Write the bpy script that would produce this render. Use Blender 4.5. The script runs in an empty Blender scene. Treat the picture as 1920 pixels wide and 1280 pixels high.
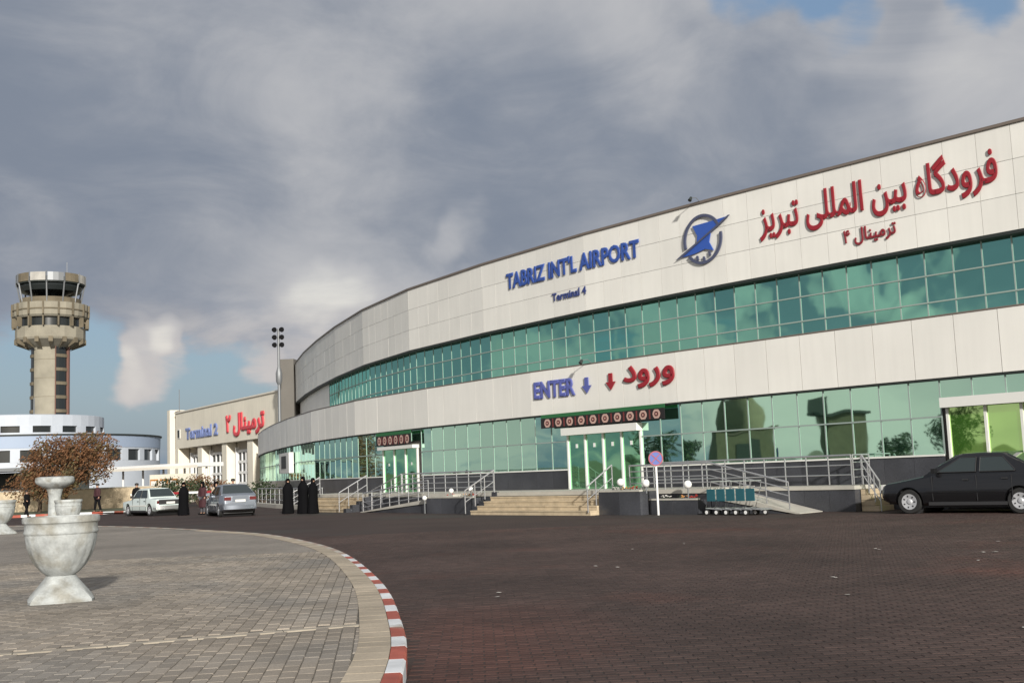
import bpy, bmesh, math, random
from math import sin, cos, pi, radians, sqrt, atan2, floor
from mathutils import Vector, Matrix, noise as mnoise
random.seed(7)
S = bpy.context.scene
C = S.collection

# ------------------------------------------------------------------ camera
PITCH, ROLL, CAMH, FPX = 0.115136, 0.039414, 1.546, 2104.48
cam = bpy.data.cameras.new('camera'); co = bpy.data.objects.new('camera', cam); C.objects.link(co)
cp, sp, cr, sr = cos(PITCH), sin(PITCH), cos(ROLL), sin(ROLL)
fw = Vector((0, cp, sp)); up0 = Vector((0, -sp, cp)); rt0 = Vector((1, 0, 0))
rt = rt0 * cr - up0 * sr; up = rt0 * sr + up0 * cr
M = Matrix((rt, up, -fw)).transposed().to_4x4(); M.translation = (0, 0, CAMH)
co.matrix_world = M
cam.sensor_width = 36; cam.lens = FPX / 1920 * 36; cam.clip_start = .1; cam.clip_end = 20000
S.camera = co

# ------------------------------------------------------------------ sky, sun, exposure
SUN_AZ, SUN_EL = radians(-15), radians(18)      # azimuth: from behind the camera (-y) towards the left (-x)
sd = Vector((-sin(SUN_AZ) * cos(SUN_EL), -cos(SUN_AZ) * cos(SUN_EL), sin(SUN_EL)))
W = bpy.data.worlds.new('World'); S.world = W; W.use_nodes = True
nt = W.node_tree; nt.nodes.clear()
def N(t, **k):
    n = nt.nodes.new(t)
    for a, b in k.items(): setattr(n, a, b)
    return n
def LK(a, b): nt.links.new(a, b)
def mth(op, a, b=None, c=None, clamp=False):
    n = N('ShaderNodeMath', operation=op); n.use_clamp = clamp
    for i, v in enumerate((a, b, c)):
        if v is None: continue
        if isinstance(v, (int, float)): n.inputs[i].default_value = v
        else: LK(v, n.inputs[i])
    return n.outputs[0]
def smooth(v, a, b):
    n = N('ShaderNodeMapRange', interpolation_type='SMOOTHSTEP')
    LK(v, n.inputs[0]); n.inputs[1].default_value = a; n.inputs[2].default_value = b
    return n.outputs[0]
def mixc(f, a, b):
    n = N('ShaderNodeMix', data_type='RGBA')
    if isinstance(f, (int, float)): n.inputs[0].default_value = f
    else: LK(f, n.inputs[0])
    for v, i in ((a, 6), (b, 7)):
        if isinstance(v, tuple): n.inputs[i].default_value = (*v, 1)
        else: LK(v, n.inputs[i])
    return n.outputs[2]
BLOBS = [(-17.5, 15.0, 8, .10, .2), (-7, 19, 8, .12, .2), (6, 21, 7, .08, .2), (-26, 20, 8, -.06, .2), (19, 19.5, 5, .08, .1), (-9.5, 8.5, 4.5, .16, .16), (-17.7, 6.3, 1.9, .30, .24), (-17.1, 7.7, 1.0, .3, .20), (-19.2, 5.3, 1.3, .24, .20), (-17.5, 10.0, 1.6, 0, -.16), (-21, 7.5, 2.5, 0, -.10), (-9.3, 8.8, 2.0, .25, .12), (-3.2, 11.3, 1.5, .10, .02), (-12.5, 5.3, 1.6, .2, .14), (-2.2, 11.6, 1.6, .12, .0), (-14, 11.5, 8, -.10, .15), (-22, 12, 6, -.08, .2),
    (1, 15, 7.5, -.16, .2), (11, 17, 6.5, -.13, .2), (-20, 3.2, 6, .0, -.12), (-14.5, 6.2, 3.2, 0, -.22), (-22, 6.5, 3.5, 0, -.14), (13.5, 23.6, 3.2, .08, -.42), (24.0, 23.2, 3.4, .08, -.42), (16.5, 20.5, 2.4, .06, -.34), (25, 18, 4, .2, .1), (-3.0, 10.6, 3.4, .04, .05), (-9, 17, 4, .08, 0), (7.5, 20, 3, .10, 0),
    (-50, 9, 9, -.22, .2), (-63, 10, 7, -.28, .3), (-66, 2.5, 5, .22, .3), (-76, 9, 6, -.05, .2), (-74, 3, 5, .18, .2), (-86, 12, 4, .32, .2), (-89, 7, 3, .22, .2), (-92, 9.5, 2, -.25, .1), (-84, 6.5, 2, -.2, .1), (-99, 11, 6, -.42, .3), (-108, 9, 6, -.30, .3),
    (-96.5, 8.2, 1.6, .75, .2), (-101, 8.5, 1.5, .8, .2), (-104.5, 9.5, 1.4, .85, .2), (-103, 6.8, 1.5, .6, .2), (-98, 2, 5, .55, .3), (-106, 2.5, 5, .5, .3), (-115, 14, 10, .16, .2), (-130, 30, 20, -.1, .2), (60, 18, 18, .1, .2), (110, 20, 22, -.08, .2), (160, 25, 25, .1, .1)]
tc = N('ShaderNodeTexCoord'); sx = N('ShaderNodeSeparateXYZ'); LK(tc.outputs['Generated'], sx.inputs[0])
X, Y, Z = sx.outputs
zc = mth('MAXIMUM', Z, 0.0)
den = mth('ADD', zc, 0.27)
cb = N('ShaderNodeCombineXYZ'); LK(mth('DIVIDE', X, den), cb.inputs[0]); LK(mth('DIVIDE', Y, den), cb.inputs[1])
def nz(scale, detail, rough, off, dist=0.0, stretch=None):
    n = N('ShaderNodeTexNoise'); mp = N('ShaderNodeMapping'); LK(cb.outputs[0], mp.inputs[0]); mp.inputs[1].default_value = off
    if stretch: mp.inputs[2].default_value = (0, 0, stretch[3]); mp.inputs[3].default_value = stretch[:3]
    LK(mp.outputs[0], n.inputs['Vector']); n.inputs['Scale'].default_value = scale; n.inputs['Detail'].default_value = detail
    n.inputs['Roughness'].default_value = rough; n.inputs['Distortion'].default_value = dist
    return n.outputs['Fac']
sky = N('ShaderNodeTexSky', sky_type='NISHITA'); sky.sun_disc = False; sky.sun_elevation = SUN_EL
sky.sun_rotation = atan2(sd.x, sd.y); sky.air_density = 1.2; sky.dust_density = 2.0; sky.ozone_density = 1.5
skyc = mixc(0.55, sky.outputs[0], (2.3, 3.5, 5.4))
big = nz(1.1, 8, .56, (3.1, 1.7, 0), .5)
mid = nz(3.0, 9, .60, (8.3, 2.2, 0), .6)
low = nz(4.2, 7, .55, (1.3, 7.9, 0), .4)
# cover: thick above, broken by a clear band low in the sky
elev = smooth(Z, .085, .19)
cover = mth('ADD', mth('MULTIPLY', mid, .55), mth('MULTIPLY', low, .45))
cover = mth('ADD', cover, mth('MULTIPLY', elev, .26))
cover = mth('ADD', cover, mth('MULTIPLY', smooth(Z, .075, .02), .05))
mask = smooth(cover, .485, .64)
# cloud body: purple grey undersides, paler billows
lum = mth('ADD', mth('MULTIPLY', big, .5), mth('MULTIPLY', mid, .5))
bright = smooth(lum, .40, .62)
body = mixc(bright, (2.25, 2.42, 2.95), (4.3, 4.2, 4.35))
edge = smooth(cover, .76, .50)
lowcloud = mixc(smooth(low, .38, .62), (3.1, 3.4, 4.0), (5.6, 5.2, 5.2))
body = mixc(mth('MULTIPLY', mth('SUBTRACT', 1.0, elev), .85), body, lowcloud)
body = mixc(mth('MULTIPLY', edge, .35), body, (4.9, 4.8, 5.0))
# single billows, dark bellies and gaps: (az, el, radius, lift of light, lift of cover), degrees
nv = N('ShaderNodeTexNoise'); LK(tc.outputs['Generated'], nv.inputs['Vector']); nv.inputs['Scale'].default_value = 7; nv.inputs['Detail'].default_value = 4; nv.inputs['Roughness'].default_value = .55
nv2 = N('ShaderNodeVectorMath', operation='MULTIPLY_ADD'); LK(nv.outputs['Color'], nv2.inputs[0]); nv2.inputs[1].default_value = (.13, .13, .13); LK(tc.outputs['Generated'], nv2.inputs[2])
nv3 = N('ShaderNodeVectorMath', operation='SUBTRACT'); LK(nv2.outputs[0], nv3.inputs[0]); nv3.inputs[1].default_value = (.065, .065, .065)
nv4 = N('ShaderNodeVectorMath', operation='NORMALIZE'); LK(nv3.outputs[0], nv4.inputs[0])
lift = 0.0; cov = 0.0
for az, el, rad, lu, cv_ in BLOBS:
    a_, e_ = radians(az), radians(el); d_ = N('ShaderNodeVectorMath', operation='DOT_PRODUCT'); LK(nv4.outputs[0], d_.inputs[0]); d_.inputs[1].default_value = (sin(a_) * cos(e_), cos(a_) * cos(e_), sin(e_))
    w_ = smooth(d_.outputs['Value'], cos(radians(rad * 1.25)), 1.0 - (1 - cos(radians(rad))) * .01)
    if lu: lift = mth('MULTIPLY_ADD', w_, lu, lift)
    if cv_: cov = mth('MULTIPLY_ADD', w_, cv_, cov)
bright = smooth(mth('ADD', lum, mth('MULTIPLY', lift, .8)), .33, .74)
mask = smooth(mth('ADD', cover, cov), .45, .70)
body = mixc(bright, (2.2, 2.55, 3.2), (4.95, 5.0, 5.2))
body = mixc(smooth(mth('ADD', lum, lift), .72, 1.15), body, (9.5, 9.3, 8.4))
body = mixc(mth('MULTIPLY', mth('SUBTRACT', 1.0, elev), .7), body, mixc(smooth(mth('ADD', low, lift), .38, .66), (3.0, 3.3, 4.0), (6.0, 5.6, 5.4)))
# brighter, warmer cloud toward the sun
dt = N('ShaderNodeVectorMath', operation='DOT_PRODUCT'); LK(tc.outputs['Generated'], dt.inputs[0]); dt.inputs[1].default_value = tuple(sd)
glow = smooth(dt.outputs['Value'], .2, 1.0)
body = mixc(mth('MULTIPLY', glow, .75), body, (8.5, 8.0, 7.2))
col = mixc(mask, skyc, body)
bg = N('ShaderNodeBackground'); bg.inputs[1].default_value = .1; LK(col, bg.inputs[0])
wo = N('ShaderNodeOutputWorld'); LK(bg.outputs[0], wo.inputs[0])

sl = bpy.data.lights.new('sun', 'SUN'); sl.energy = 4.9; sl.angle = radians(2.0); sl.color = (1, .955, .88)
so = bpy.data.objects.new('sun', sl); C.objects.link(so); so.rotation_euler = (-sd).to_track_quat('-Z', 'Y').to_euler()
S.view_settings.view_transform = 'Standard'; S.view_settings.look = 'None'; S.view_settings.exposure = 0; S.view_settings.gamma = 1
S.view_settings.use_curve_mapping = False
S.cycles.max_bounces = 6; S.cycles.diffuse_bounces = 2; S.cycles.glossy_bounces = 3; S.cycles.transmission_bounces = 4

# ------------------------------------------------------------------ materials
MATS = {}
def mat(name, col, rough=.6, metal=0., var=.0, vscale=1.5, bump=0., bscale=20., rnd=0., attr=False, coat=0., spec=None, col2=None, c2=(.45, .65), fine=0., streak=0.):
    if name in MATS: return MATS[name]
    m = bpy.data.materials.new(name); m.use_nodes = True; MATS[name] = m
    t = m.node_tree; b = t.nodes['Principled BSDF']; L = t.links.new
    b.inputs['Roughness'].default_value = rough; b.inputs['Metallic'].default_value = metal
    if coat: b.inputs['Coat Weight'].default_value = coat; b.inputs['Coat Roughness'].default_value = .04
    if spec is not None: b.inputs['Specular IOR Level'].default_value = spec
    g = t.nodes.new('ShaderNodeNewGeometry')
    cur = None
    def rgb(c):
        r = t.nodes.new('ShaderNodeRGB'); r.outputs[0].default_value = (*c, 1); return r.outputs[0]
    cur = rgb(col)
    def noise(scale, det=4, vec=None):
        n = t.nodes.new('ShaderNodeTexNoise'); L(vec or g.outputs['Position'], n.inputs['Vector']); n.inputs['Scale'].default_value = scale; n.inputs['Detail'].default_value = det
        return n.outputs['Fac']
    def ramp(v, a, b_, lo, hi):
        r = t.nodes.new('ShaderNodeMapRange'); L(v, r.inputs[0])
        for i, q in enumerate((a, b_, lo, hi)): r.inputs[i + 1].default_value = q
        return r.outputs[0]
    def mul(c, f):
        v = t.nodes.new('ShaderNodeVectorMath'); v.operation = 'SCALE'; L(c, v.inputs[0]); L(f, v.inputs['Scale']); return v.outputs[0]
    if col2:
        mx = t.nodes.new('ShaderNodeMix'); mx.data_type = 'RGBA'; L(ramp(noise(vscale * .6), c2[0], c2[1], 0, 1), mx.inputs[0]); L(cur, mx.inputs[6]); L(rgb(col2), mx.inputs[7]); cur = mx.outputs[2]
    if var: cur = mul(cur, ramp(noise(vscale), .3, .7, 1 - var, 1 + var))
    if streak:
        mp = t.nodes.new('ShaderNodeMapping'); mp.inputs['Scale'].default_value = (5, 5, .35); L(g.outputs['Position'], mp.inputs[0]); cur = mul(cur, ramp(noise(1.0, 5, mp.outputs[0]), .35, .7, 1 + streak * .4, 1 - streak))
    if fine: cur = mul(cur, ramp(noise(bscale * 1.5, 2), .3, .7, 1 - fine, 1 + fine))
    if rnd:
        oi = t.nodes.new('ShaderNodeObjectInfo'); v = oi.outputs['Random']
        if attr:
            at = t.nodes.new('ShaderNodeAttribute'); at.attribute_name = 'var'
            ad = t.nodes.new('ShaderNodeMath'); ad.operation = 'ADD'; L(v, ad.inputs[0]); L(at.outputs['Fac'], ad.inputs[1])
            fr = t.nodes.new('ShaderNodeMath'); fr.operation = 'FRACT'; L(ad.outputs[0], fr.inputs[0]); v = fr.outputs[0]
        cur = mul(cur, ramp(v, 0, 1, 1 - rnd, 1 + rnd))
    L(cur, b.inputs['Base Color'])
    if bump:
        bp = t.nodes.new('ShaderNodeBump'); bp.inputs['Strength'].default_value = bump; bp.inputs['Distance'].default_value = .02
        L(noise(bscale), bp.inputs['Height']); L(bp.outputs[0], b.inputs['Normal'])
    return m
def glassmat(name, col, dark, rough=.02, mixf=.8, wob=.02, wscale=.7):
    m = bpy.data.materials.new(name); m.use_nodes = True; MATS[name] = m
    t = m.node_tree; b = t.nodes['Principled BSDF']; L = t.links.new
    out = t.nodes['Material Output']
    b.inputs['Base Color'].default_value = (*dark, 1); b.inputs['Roughness'].default_value = .25
    gl = t.nodes.new('ShaderNodeBsdfGlossy'); gl.inputs['Roughness'].default_value = rough
    oi = t.nodes.new('ShaderNodeObjectInfo'); mr = t.nodes.new('ShaderNodeMapRange'); L(oi.outputs['Random'], mr.inputs[0]); mr.inputs[3].default_value = .9; mr.inputs[4].default_value = 1.06
    v = t.nodes.new('ShaderNodeVectorMath'); v.operation = 'SCALE'; v.inputs[0].default_value = col; L(mr.outputs[0], v.inputs['Scale']); L(v.outputs[0], gl.inputs['Color'])
    mx = t.nodes.new('ShaderNodeMixShader'); mx.inputs[0].default_value = mixf; L(b.outputs[0], mx.inputs[1]); L(gl.outputs[0], mx.inputs[2]); L(mx.outputs[0], out.inputs[0])
    g = t.nodes.new('ShaderNodeNewGeometry'); n = t.nodes.new('ShaderNodeTexNoise'); n.inputs['Scale'].default_value = wscale; n.inputs['Detail'].default_value = 1.5
    L(g.outputs['Position'], n.inputs['Vector']); bp = t.nodes.new('ShaderNodeBump'); bp.inputs['Distance'].default_value = wob; bp.inputs['Strength'].default_value = 1
    L(n.outputs['Fac'], bp.inputs['Height']); L(bp.outputs[0], gl.inputs['Normal'])
    return m
m_panel = mat('aluminium panel', (.80, .785, .735), .42, 0, var=.035, vscale=.5, rnd=.028, spec=.4, streak=.03)
m_panel2 = mat('pale render', (.72, .68, .60), .7, 0, var=.06, vscale=.4)
m_back = mat('joint backing', (.16, .15, .14), .8)
m_cop = mat('brown coping', (.17, .14, .12), .5)
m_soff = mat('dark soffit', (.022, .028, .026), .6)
m_conc = mat('concrete', (.40, .385, .355), .85, var=.12, vscale=1.2, bump=.3, bscale=15)
m_alu = mat('mullion', (.32, .39, .36), .5, .2)
m_aluw = mat('white frame', (.74, .74, .70), .45)
m_glass = glassmat('green mirror glass', (.30, .66, .52), (.01, .05, .04), wob=.024, wscale=.5, mixf=.86)
m_glass2 = glassmat('lobby glass', (.58, .88, .70), (.02, .08, .05), wob=.011, wscale=.5, mixf=.86)
m_dglass = glassmat('door glass', (.40, .80, .50), (.03, .12, .04), wob=.006, mixf=.8)
m_gran = mat('dark granite', (.052, .054, .062), .32, 0, var=.25, vscale=.9, rnd=.18, fine=.2)
m_steel = mat('steel rail', (.52, .52, .53), .35, .75)
m_tan = mat('tan stone', (.48, .39, .265), .8, 0, var=.16, vscale=3, rnd=.1, fine=.08)
m_white = mat('white', (.8, .8, .79), .5)
m_blue = mat('blue letter', (.035, .085, .34), .45)
m_red = mat('red letter', (.30, .018, .028), .45)
m_dkred = mat('dark red letter', (.24, .02, .03), .45)
m_brred = mat('bright red letter', (.62, .06, .075), .45)
m_bblue = mat('pale blue letter', (.20, .26, .52), .45)
m_dark = mat('black', (.008, .008, .009), .85, spec=.1)
m_rubber = mat('rubber', (.018, .018, .018), .8)
m_steeld = mat('grey metal', (.22, .23, .24), .5, .4)

# ------------------------------------------------------------------ helpers
def tag(o, label=None, cat=None, group=None, kind=None):
    for k, v in (('label', label), ('category', cat), ('group', group), ('kind', kind)):
        if v: o[k] = v
    return o
def empty(name, loc=(0, 0, 0), rz=0, label=None, cat=None, group=None):
    o = bpy.data.objects.new(name, None); C.objects.link(o); o.location = loc; o.rotation_euler = (0, 0, rz); o.empty_display_size = .2
    return tag(o, label, cat, group)
def link(name, me, parent=None, m=None):
    if m is not None and not me.materials: me.materials.append(m)
    o = bpy.data.objects.new(name, me); C.objects.link(o)
    if parent is not None: o.parent = parent
    return o
def smoothmesh(me, ang=40):
    for p in me.polygons: p.use_smooth = True
    try: me.set_sharp_from_angle(angle=radians(ang))
    except Exception: pass
class MB:
    def __init__(s): s.v = []; s.f = []; s.mi = []
    def poly(s, vs, fs, mi=0):
        b = len(s.v); s.v += [tuple(q) for q in vs]; s.f += [tuple(b + i for i in f) for f in fs]; s.mi += [mi] * len(fs); return s
    def box(s, c, d, rz=0, mi=0):
        x, y, z = [q / 2 for q in d]; R = Matrix.Rotation(rz, 3, 'Z'); c = Vector(c)
        vs = [c + R @ Vector((a * x, b * y, e * z)) for a in (-1, 1) for b in (-1, 1) for e in (-1, 1)]
        return s.poly(vs, [(0, 1, 3, 2), (4, 6, 7, 5), (0, 4, 5, 1), (2, 3, 7, 6), (0, 2, 6, 4), (1, 5, 7, 3)], mi)
    def hexa(s, q, mi=0):   # 4 bottom (ccw from above), 4 top
        return s.poly(q, [(3, 2, 1, 0), (4, 5, 6, 7), (0, 1, 5, 4), (1, 2, 6, 5), (2, 3, 7, 6), (3, 0, 4, 7)], mi)
    def tube(s, pts, r, n=8, mi=0, caps=True):
        pts = [Vector(p) for p in pts]; rs = r if isinstance(r, (list, tuple)) else [r] * len(pts)
        b = len(s.v)
        for i, p in enumerate(pts):
            a = pts[max(i - 1, 0)]; c = pts[min(i + 1, len(pts) - 1)]; d = (c - a).normalized()
            u = d.orthogonal().normalized() if abs(d.z) > .99 else Vector((d.y, -d.x, 0)).normalized(); w = d.cross(u)
            for k in range(n): s.v.append(tuple(p + (u * cos(2 * pi * k / n) + w * sin(2 * pi * k / n)) * rs[i]))
        for i in range(len(pts) - 1):
            for k in range(n):
                s.f.append((b + i * n + k, b + i * n + (k + 1) % n, b + (i + 1) * n + (k + 1) % n, b + (i + 1) * n + k)); s.mi.append(mi)
        if caps:
            s.f.append(tuple(b + k for k in range(n))[::-1]); s.f.append(tuple(b + (len(pts) - 1) * n + k for k in range(n))); s.mi += [mi, mi]
        return s
    def lathe(s, prof, n=24, c=(0, 0, 0), mi=0, fold=None, a0=0, a1=2 * pi):
        b = len(s.v); full = abs(a1 - a0 - 2 * pi) < 1e-6; nn = n if full else n + 1
        for r, z in prof:
            for k in range(nn):
                a = a0 + (a1 - a0) * k / n; q = r * (fold(a, z) if fold else 1)
                s.v.append((c[0] + q * cos(a), c[1] + q * sin(a), c[2] + z))
        for i in range(len(prof) - 1):
            for k in range(n):
                k2 = (k + 1) % n if full else k + 1
                s.f.append((b + i * nn + k, b + i * nn + k2, b + (i + 1) * nn + k2, b + (i + 1) * nn + k)); s.mi.append(mi)
        return s
    def mesh(s, name, mats, sm=False):
        me = bpy.data.meshes.new(name); me.from_pydata(s.v, [], s.f)
        for m in (mats if isinstance(mats, (list, tuple)) else [mats]): me.materials.append(m)
        me.polygons.foreach_set('material_index', s.mi)
        bm = bmesh.new(); bm.from_mesh(me); bmesh.ops.recalc_face_normals(bm, faces=bm.faces); bm.to_mesh(me); bm.free()
        if sm: smoothmesh(me, 40 if sm is True else sm)
        return me
    def build(s, name, mats, parent=None, sm=False): return link(name, s.mesh(name, mats, sm), parent)
UNIT = {}
def unit(m):
    if m.name not in UNIT:
        UNIT[m.name] = MB().box((0, 0, 0), (1, 1, 1)).mesh('unit ' + m.name, m)
    return UNIT[m.name]
def ubox(name, m, c, d, rz=0, parent=None, tilt=0):
    o = link(name, unit(m), parent); o.location = c; o.scale = d; o.rotation_euler = (tilt, 0, rz); return o

# ------------------------------------------------------------------ facade curve
FV = {-4: (34.1, 13.6), -3: (28.942, 19.192), -2: (23.722, 24.691), -1: (18.553, 30.238), 0: (13.434, 35.831), 1: (8.366, 41.47), 2: (3.486, 47.273), 3: (-1.023, 53.368), 4: (-5.148, 59.73), 5: (-8.518, 66.522), 6: (-11.289, 73.579), 7: (-13.779, 80.741), 8: (-16.074, 87.967), 9: (-18.118, 95.268), 10: (-19.845, 102.651), 11: (-21.253, 110.101)}
FV = {k: Vector(v) for k, v in FV.items()}
PHI = {k: atan2((FV[k + 1] - FV[k]).y, -(FV[k + 1] - FV[k]).x) for k in range(-4, 11)}
_oc = {}
def OV(j, o):
    key = (j, round(o, 4))
    if key not in _oc:
        a = PHI.get(j - 1, PHI.get(j)); b = PHI.get(j, PHI.get(j - 1)); m_ = (a + b) / 2; h = (b - a) / 2
        _oc[key] = FV[j] + Vector((-sin(m_), -cos(m_))) * (o / cos(h))
    return _oc[key]
def FP(k, o, z=0.0):
    j = int(floor(k / 8 + 1e-9)); j = max(-4, min(10, j)); t = k / 8 - j
    q = OV(j, o) * (1 - t) + OV(j + 1, o) * t
    return Vector((q.x, q.y, z))
def FPhi(k): return PHI[max(-4, min(10, int(floor(k / 8 + 1e-9))))]
def FRZ(k): return -FPhi(k)          # local +x along increasing-k reversed: unit x -> (cos,-sin)
def ksplit(k0, k1):
    ks = [k0] + [8 * j for j in range(-4, 12) if k0 + 1e-6 < 8 * j < k1 - 1e-6] + [k1]
    return ks
def strip(mb, k0, k1, o0, o1, z0, z1, mi=0, z0b=None, z1b=None):
    """prism along the facade from k0 to k1; optional different heights at the k1 end"""
    ks = ksplit(k0, k1); z0b = z0 if z0b is None else z0b; z1b = z1 if z1b is None else z1b
    vs = []
    for k in ks:
        t = (k - k0) / (k1 - k0); a = z0 + (z0b - z0) * t; b = z1 + (z1b - z1) * t
        vs += [FP(k, o0, a), FP(k, o1, a), FP(k, o1, b), FP(k, o0, b)]
    fs = [(0, 1, 2, 3), tuple(len(vs) - 4 + i for i in (3, 2, 1, 0))]
    for i in range(len(ks) - 1):
        for e in range(4): fs.append((4 * i + e, 4 * i + (e + 1) % 4, 4 * i + 4 + (e + 1) % 4, 4 * i + 4 + e))
    return mb.poly(vs, fs, mi)
def fpiece(name, m, ka, kb, o, th, z0, z1, parent, gap=.0, tilt=0):
    """one flat piece on the facade: ka<kb within a facet, outer face at offset o"""
    a = FP(ka + 1e-6, o - th / 2); b = FP(kb - 1e-6, o - th / 2); c = (a + b) / 2; c.z = (z0 + z1) / 2
    return ubox(name, m, c, ((b - a).length - gap, th, z1 - z0 - gap), FRZ((ka + kb) / 2), parent, tilt)

ZR, ZT, ZB, ZFL, ZLT, ZLB = 11.438, 8.17, 6.088, 5.466, 3.71, 1.527
OU, OL, OLF = .374, 3.429, 3.571
JL, JR = 10, -3     # facets built: JR..JL-1

# ================================================================== GROUND
def sheet(name, pts, z, m, kind='structure'):
    me = bpy.data.meshes.new(name); me.from_pydata([(p[0], p[1], z) for p in pts], [], [tuple(range(len(pts)))]); me.materials.append(m)
    bm = bmesh.new(); bm.from_mesh(me); bmesh.ops.recalc_face_normals(bm, faces=bm.faces)
    for f in bm.faces:
        if f.normal.z < 0: f.normal_flip()
    bm.to_mesh(me); bm.free()
    return tag(link(name, me), kind=kind)
def brickmat(name, c1, c2, mort, sc, w, h, rz, rough=.8, stain=None, msize=.012):
    m = bpy.data.materials.new(name); m.use_nodes = True; t = m.node_tree; b = t.nodes['Principled BSDF']; L = t.links.new
    g = t.nodes.new('ShaderNodeNewGeometry'); mp = t.nodes.new('ShaderNodeMapping'); mp.inputs['Rotation'].default_value = (0, 0, rz); L(g.outputs['Position'], mp.inputs['Vector'])
    br = t.nodes.new('ShaderNodeTexBrick'); L(mp.outputs[0], br.inputs['Vector']); br.inputs['Scale'].default_value = sc
    br.inputs['Color1'].default_value = (*c1, 1); br.inputs['Color2'].default_value = (*c2, 1); br.inputs['Mortar'].default_value = (*mort, 1)
    br.inputs['Mortar Size'].default_value = msize; br.inputs['Brick Width'].default_value = w; br.inputs['Row Height'].default_value = h
    n = t.nodes.new('ShaderNodeTexNoise'); L(g.outputs['Position'], n.inputs['Vector']); n.inputs['Scale'].default_value = .35; n.inputs['Detail'].default_value = 6
    r = t.nodes.new('ShaderNodeMapRange'); L(n.outputs[0], r.inputs[0]); r.inputs[1].default_value = .3; r.inputs[2].default_value = .7; r.inputs[3].default_value = .8; r.inputs[4].default_value = 1.2
    v = t.nodes.new('ShaderNodeVectorMath'); v.operation = 'SCALE'; L(br.outputs[0], v.inputs[0]); L(r.outputs[0], v.inputs['Scale'])
    cur = v.outputs[0]
    if stain:
        n2 = t.nodes.new('ShaderNodeTexNoise'); L(g.outputs['Position'], n2.inputs['Vector']); n2.inputs['Scale'].default_value = .16; n2.inputs['Detail'].default_value = 4
        r2 = t.nodes.new('ShaderNodeMapRange'); L(n2.outputs[0], r2.inputs[0]); r2.inputs[1].default_value = .52; r2.inputs[2].default_value = .68
        mx = t.nodes.new('ShaderNodeMix'); mx.data_type = 'RGBA'; L(r2.outputs[0], mx.inputs[0]); L(cur, mx.inputs[6]); mx.inputs[7].default_value = (*stain, 1); cur = mx.outputs[2]
    L(cur, b.inputs['Base Color']); b.inputs['Roughness'].default_value = rough; b.inputs['Specular IOR Level'].default_value = .25
    return m
ROADC = (.055, .0365, .032)
m_roadfar = brickmat('brown block paving', ROADC, (.061, .041, .0355), (.038, .027, .024), 1, .2, .1, radians(0), stain=(.052, .047, .042))
m_roadjoint = mat('road joint sand', (.038, .028, .025), .95, 0, var=.2, vscale=4)
m_paver = mat('brown paver', ROADC, .78, 0, var=.28, vscale=.35, rnd=.2, attr=True, col2=(.080, .038, .030), c2=(.56, .72), fine=.12, spec=.25)
def redden(m, c, rx, ry, col):
    t = m.node_tree; L = t.links.new; b = t.nodes['Principled BSDF']; src = b.inputs['Base Color'].links[0].from_socket
    g = t.nodes.new('ShaderNodeNewGeometry'); mp = t.nodes.new('ShaderNodeMapping'); mp.vector_type = 'TEXTURE'; mp.inputs['Location'].default_value = (c[0], c[1], 0); mp.inputs['Scale'].default_value = (rx, ry, 1); L(g.outputs['Position'], mp.inputs[0])
    ln_ = t.nodes.new('ShaderNodeVectorMath'); ln_.operation = 'LENGTH'; L(mp.outputs[0], ln_.inputs[0])
    n = t.nodes.new('ShaderNodeTexNoise'); n.inputs['Scale'].default_value = .9; n.inputs['Detail'].default_value = 5; L(g.outputs['Position'], n.inputs['Vector'])
    ad = t.nodes.new('ShaderNodeMath'); ad.operation = 'MULTIPLY_ADD'; L(n.outputs[0], ad.inputs[0]); ad.inputs[1].default_value = 1.1; L(ln_.outputs['Value'], ad.inputs[2])
    r_ = t.nodes.new('ShaderNodeMapRange'); r_.interpolation_type = 'SMOOTHSTEP'; L(ad.outputs[0], r_.inputs[0])
    for i_, q in enumerate((.5, 1.75, .42, 0)): r_.inputs[i_ + 1].default_value = q
    mx = t.nodes.new('ShaderNodeMix'); mx.data_type = 'RGBA'; mx.blend_type = 'MULTIPLY'; L(r_.outputs[0], mx.inputs[0]); L(src, mx.inputs[6]); mx.inputs[7].default_value = (*col, 1); L(mx.outputs[2], b.inputs['Base Color'])
redden(m_paver, (-.35, 10.6), 1.5, 3.8, (2.1, 1.15, .95))
m_islfar = brickmat('beige block paving', (.30, .266, .23), (.26, .236, .206), (.14, .125, .11), 1, .25, .125, radians(97), msize=.012)
m_isljoint = mat('island joint sand', (.15, .135, .115), .95, 0, var=.25, vscale=5)
m_islpav = mat('beige paver', (.30, .262, .218), .85, 0, var=.18, vscale=.7, rnd=.15, attr=True, fine=.1, spec=.2, col2=(.245, .225, .20), c2=(.45, .62), bump=.3, bscale=60)
m_band = mat('yellowish border tile', (.39, .33, .25), .85, 0, var=.18, vscale=1.2, rnd=.12, fine=.08)
m_earth = mat('dry earth', (.22, .19, .14), .95, 0, var=.25, vscale=.1, col2=(.12, .13, .075), c2=(.4, .6))
sheet('ground', [(-3000, -3000), (3000, -3000), (3000, 3000), (-3000, 3000)], -.03, m_earth)
sheet('road', [(-60, -30), (45, -30), (45, 30), (16, 60), (-4, 120), (-75, 140), (-75, 20)], 0, m_roadfar)

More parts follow.
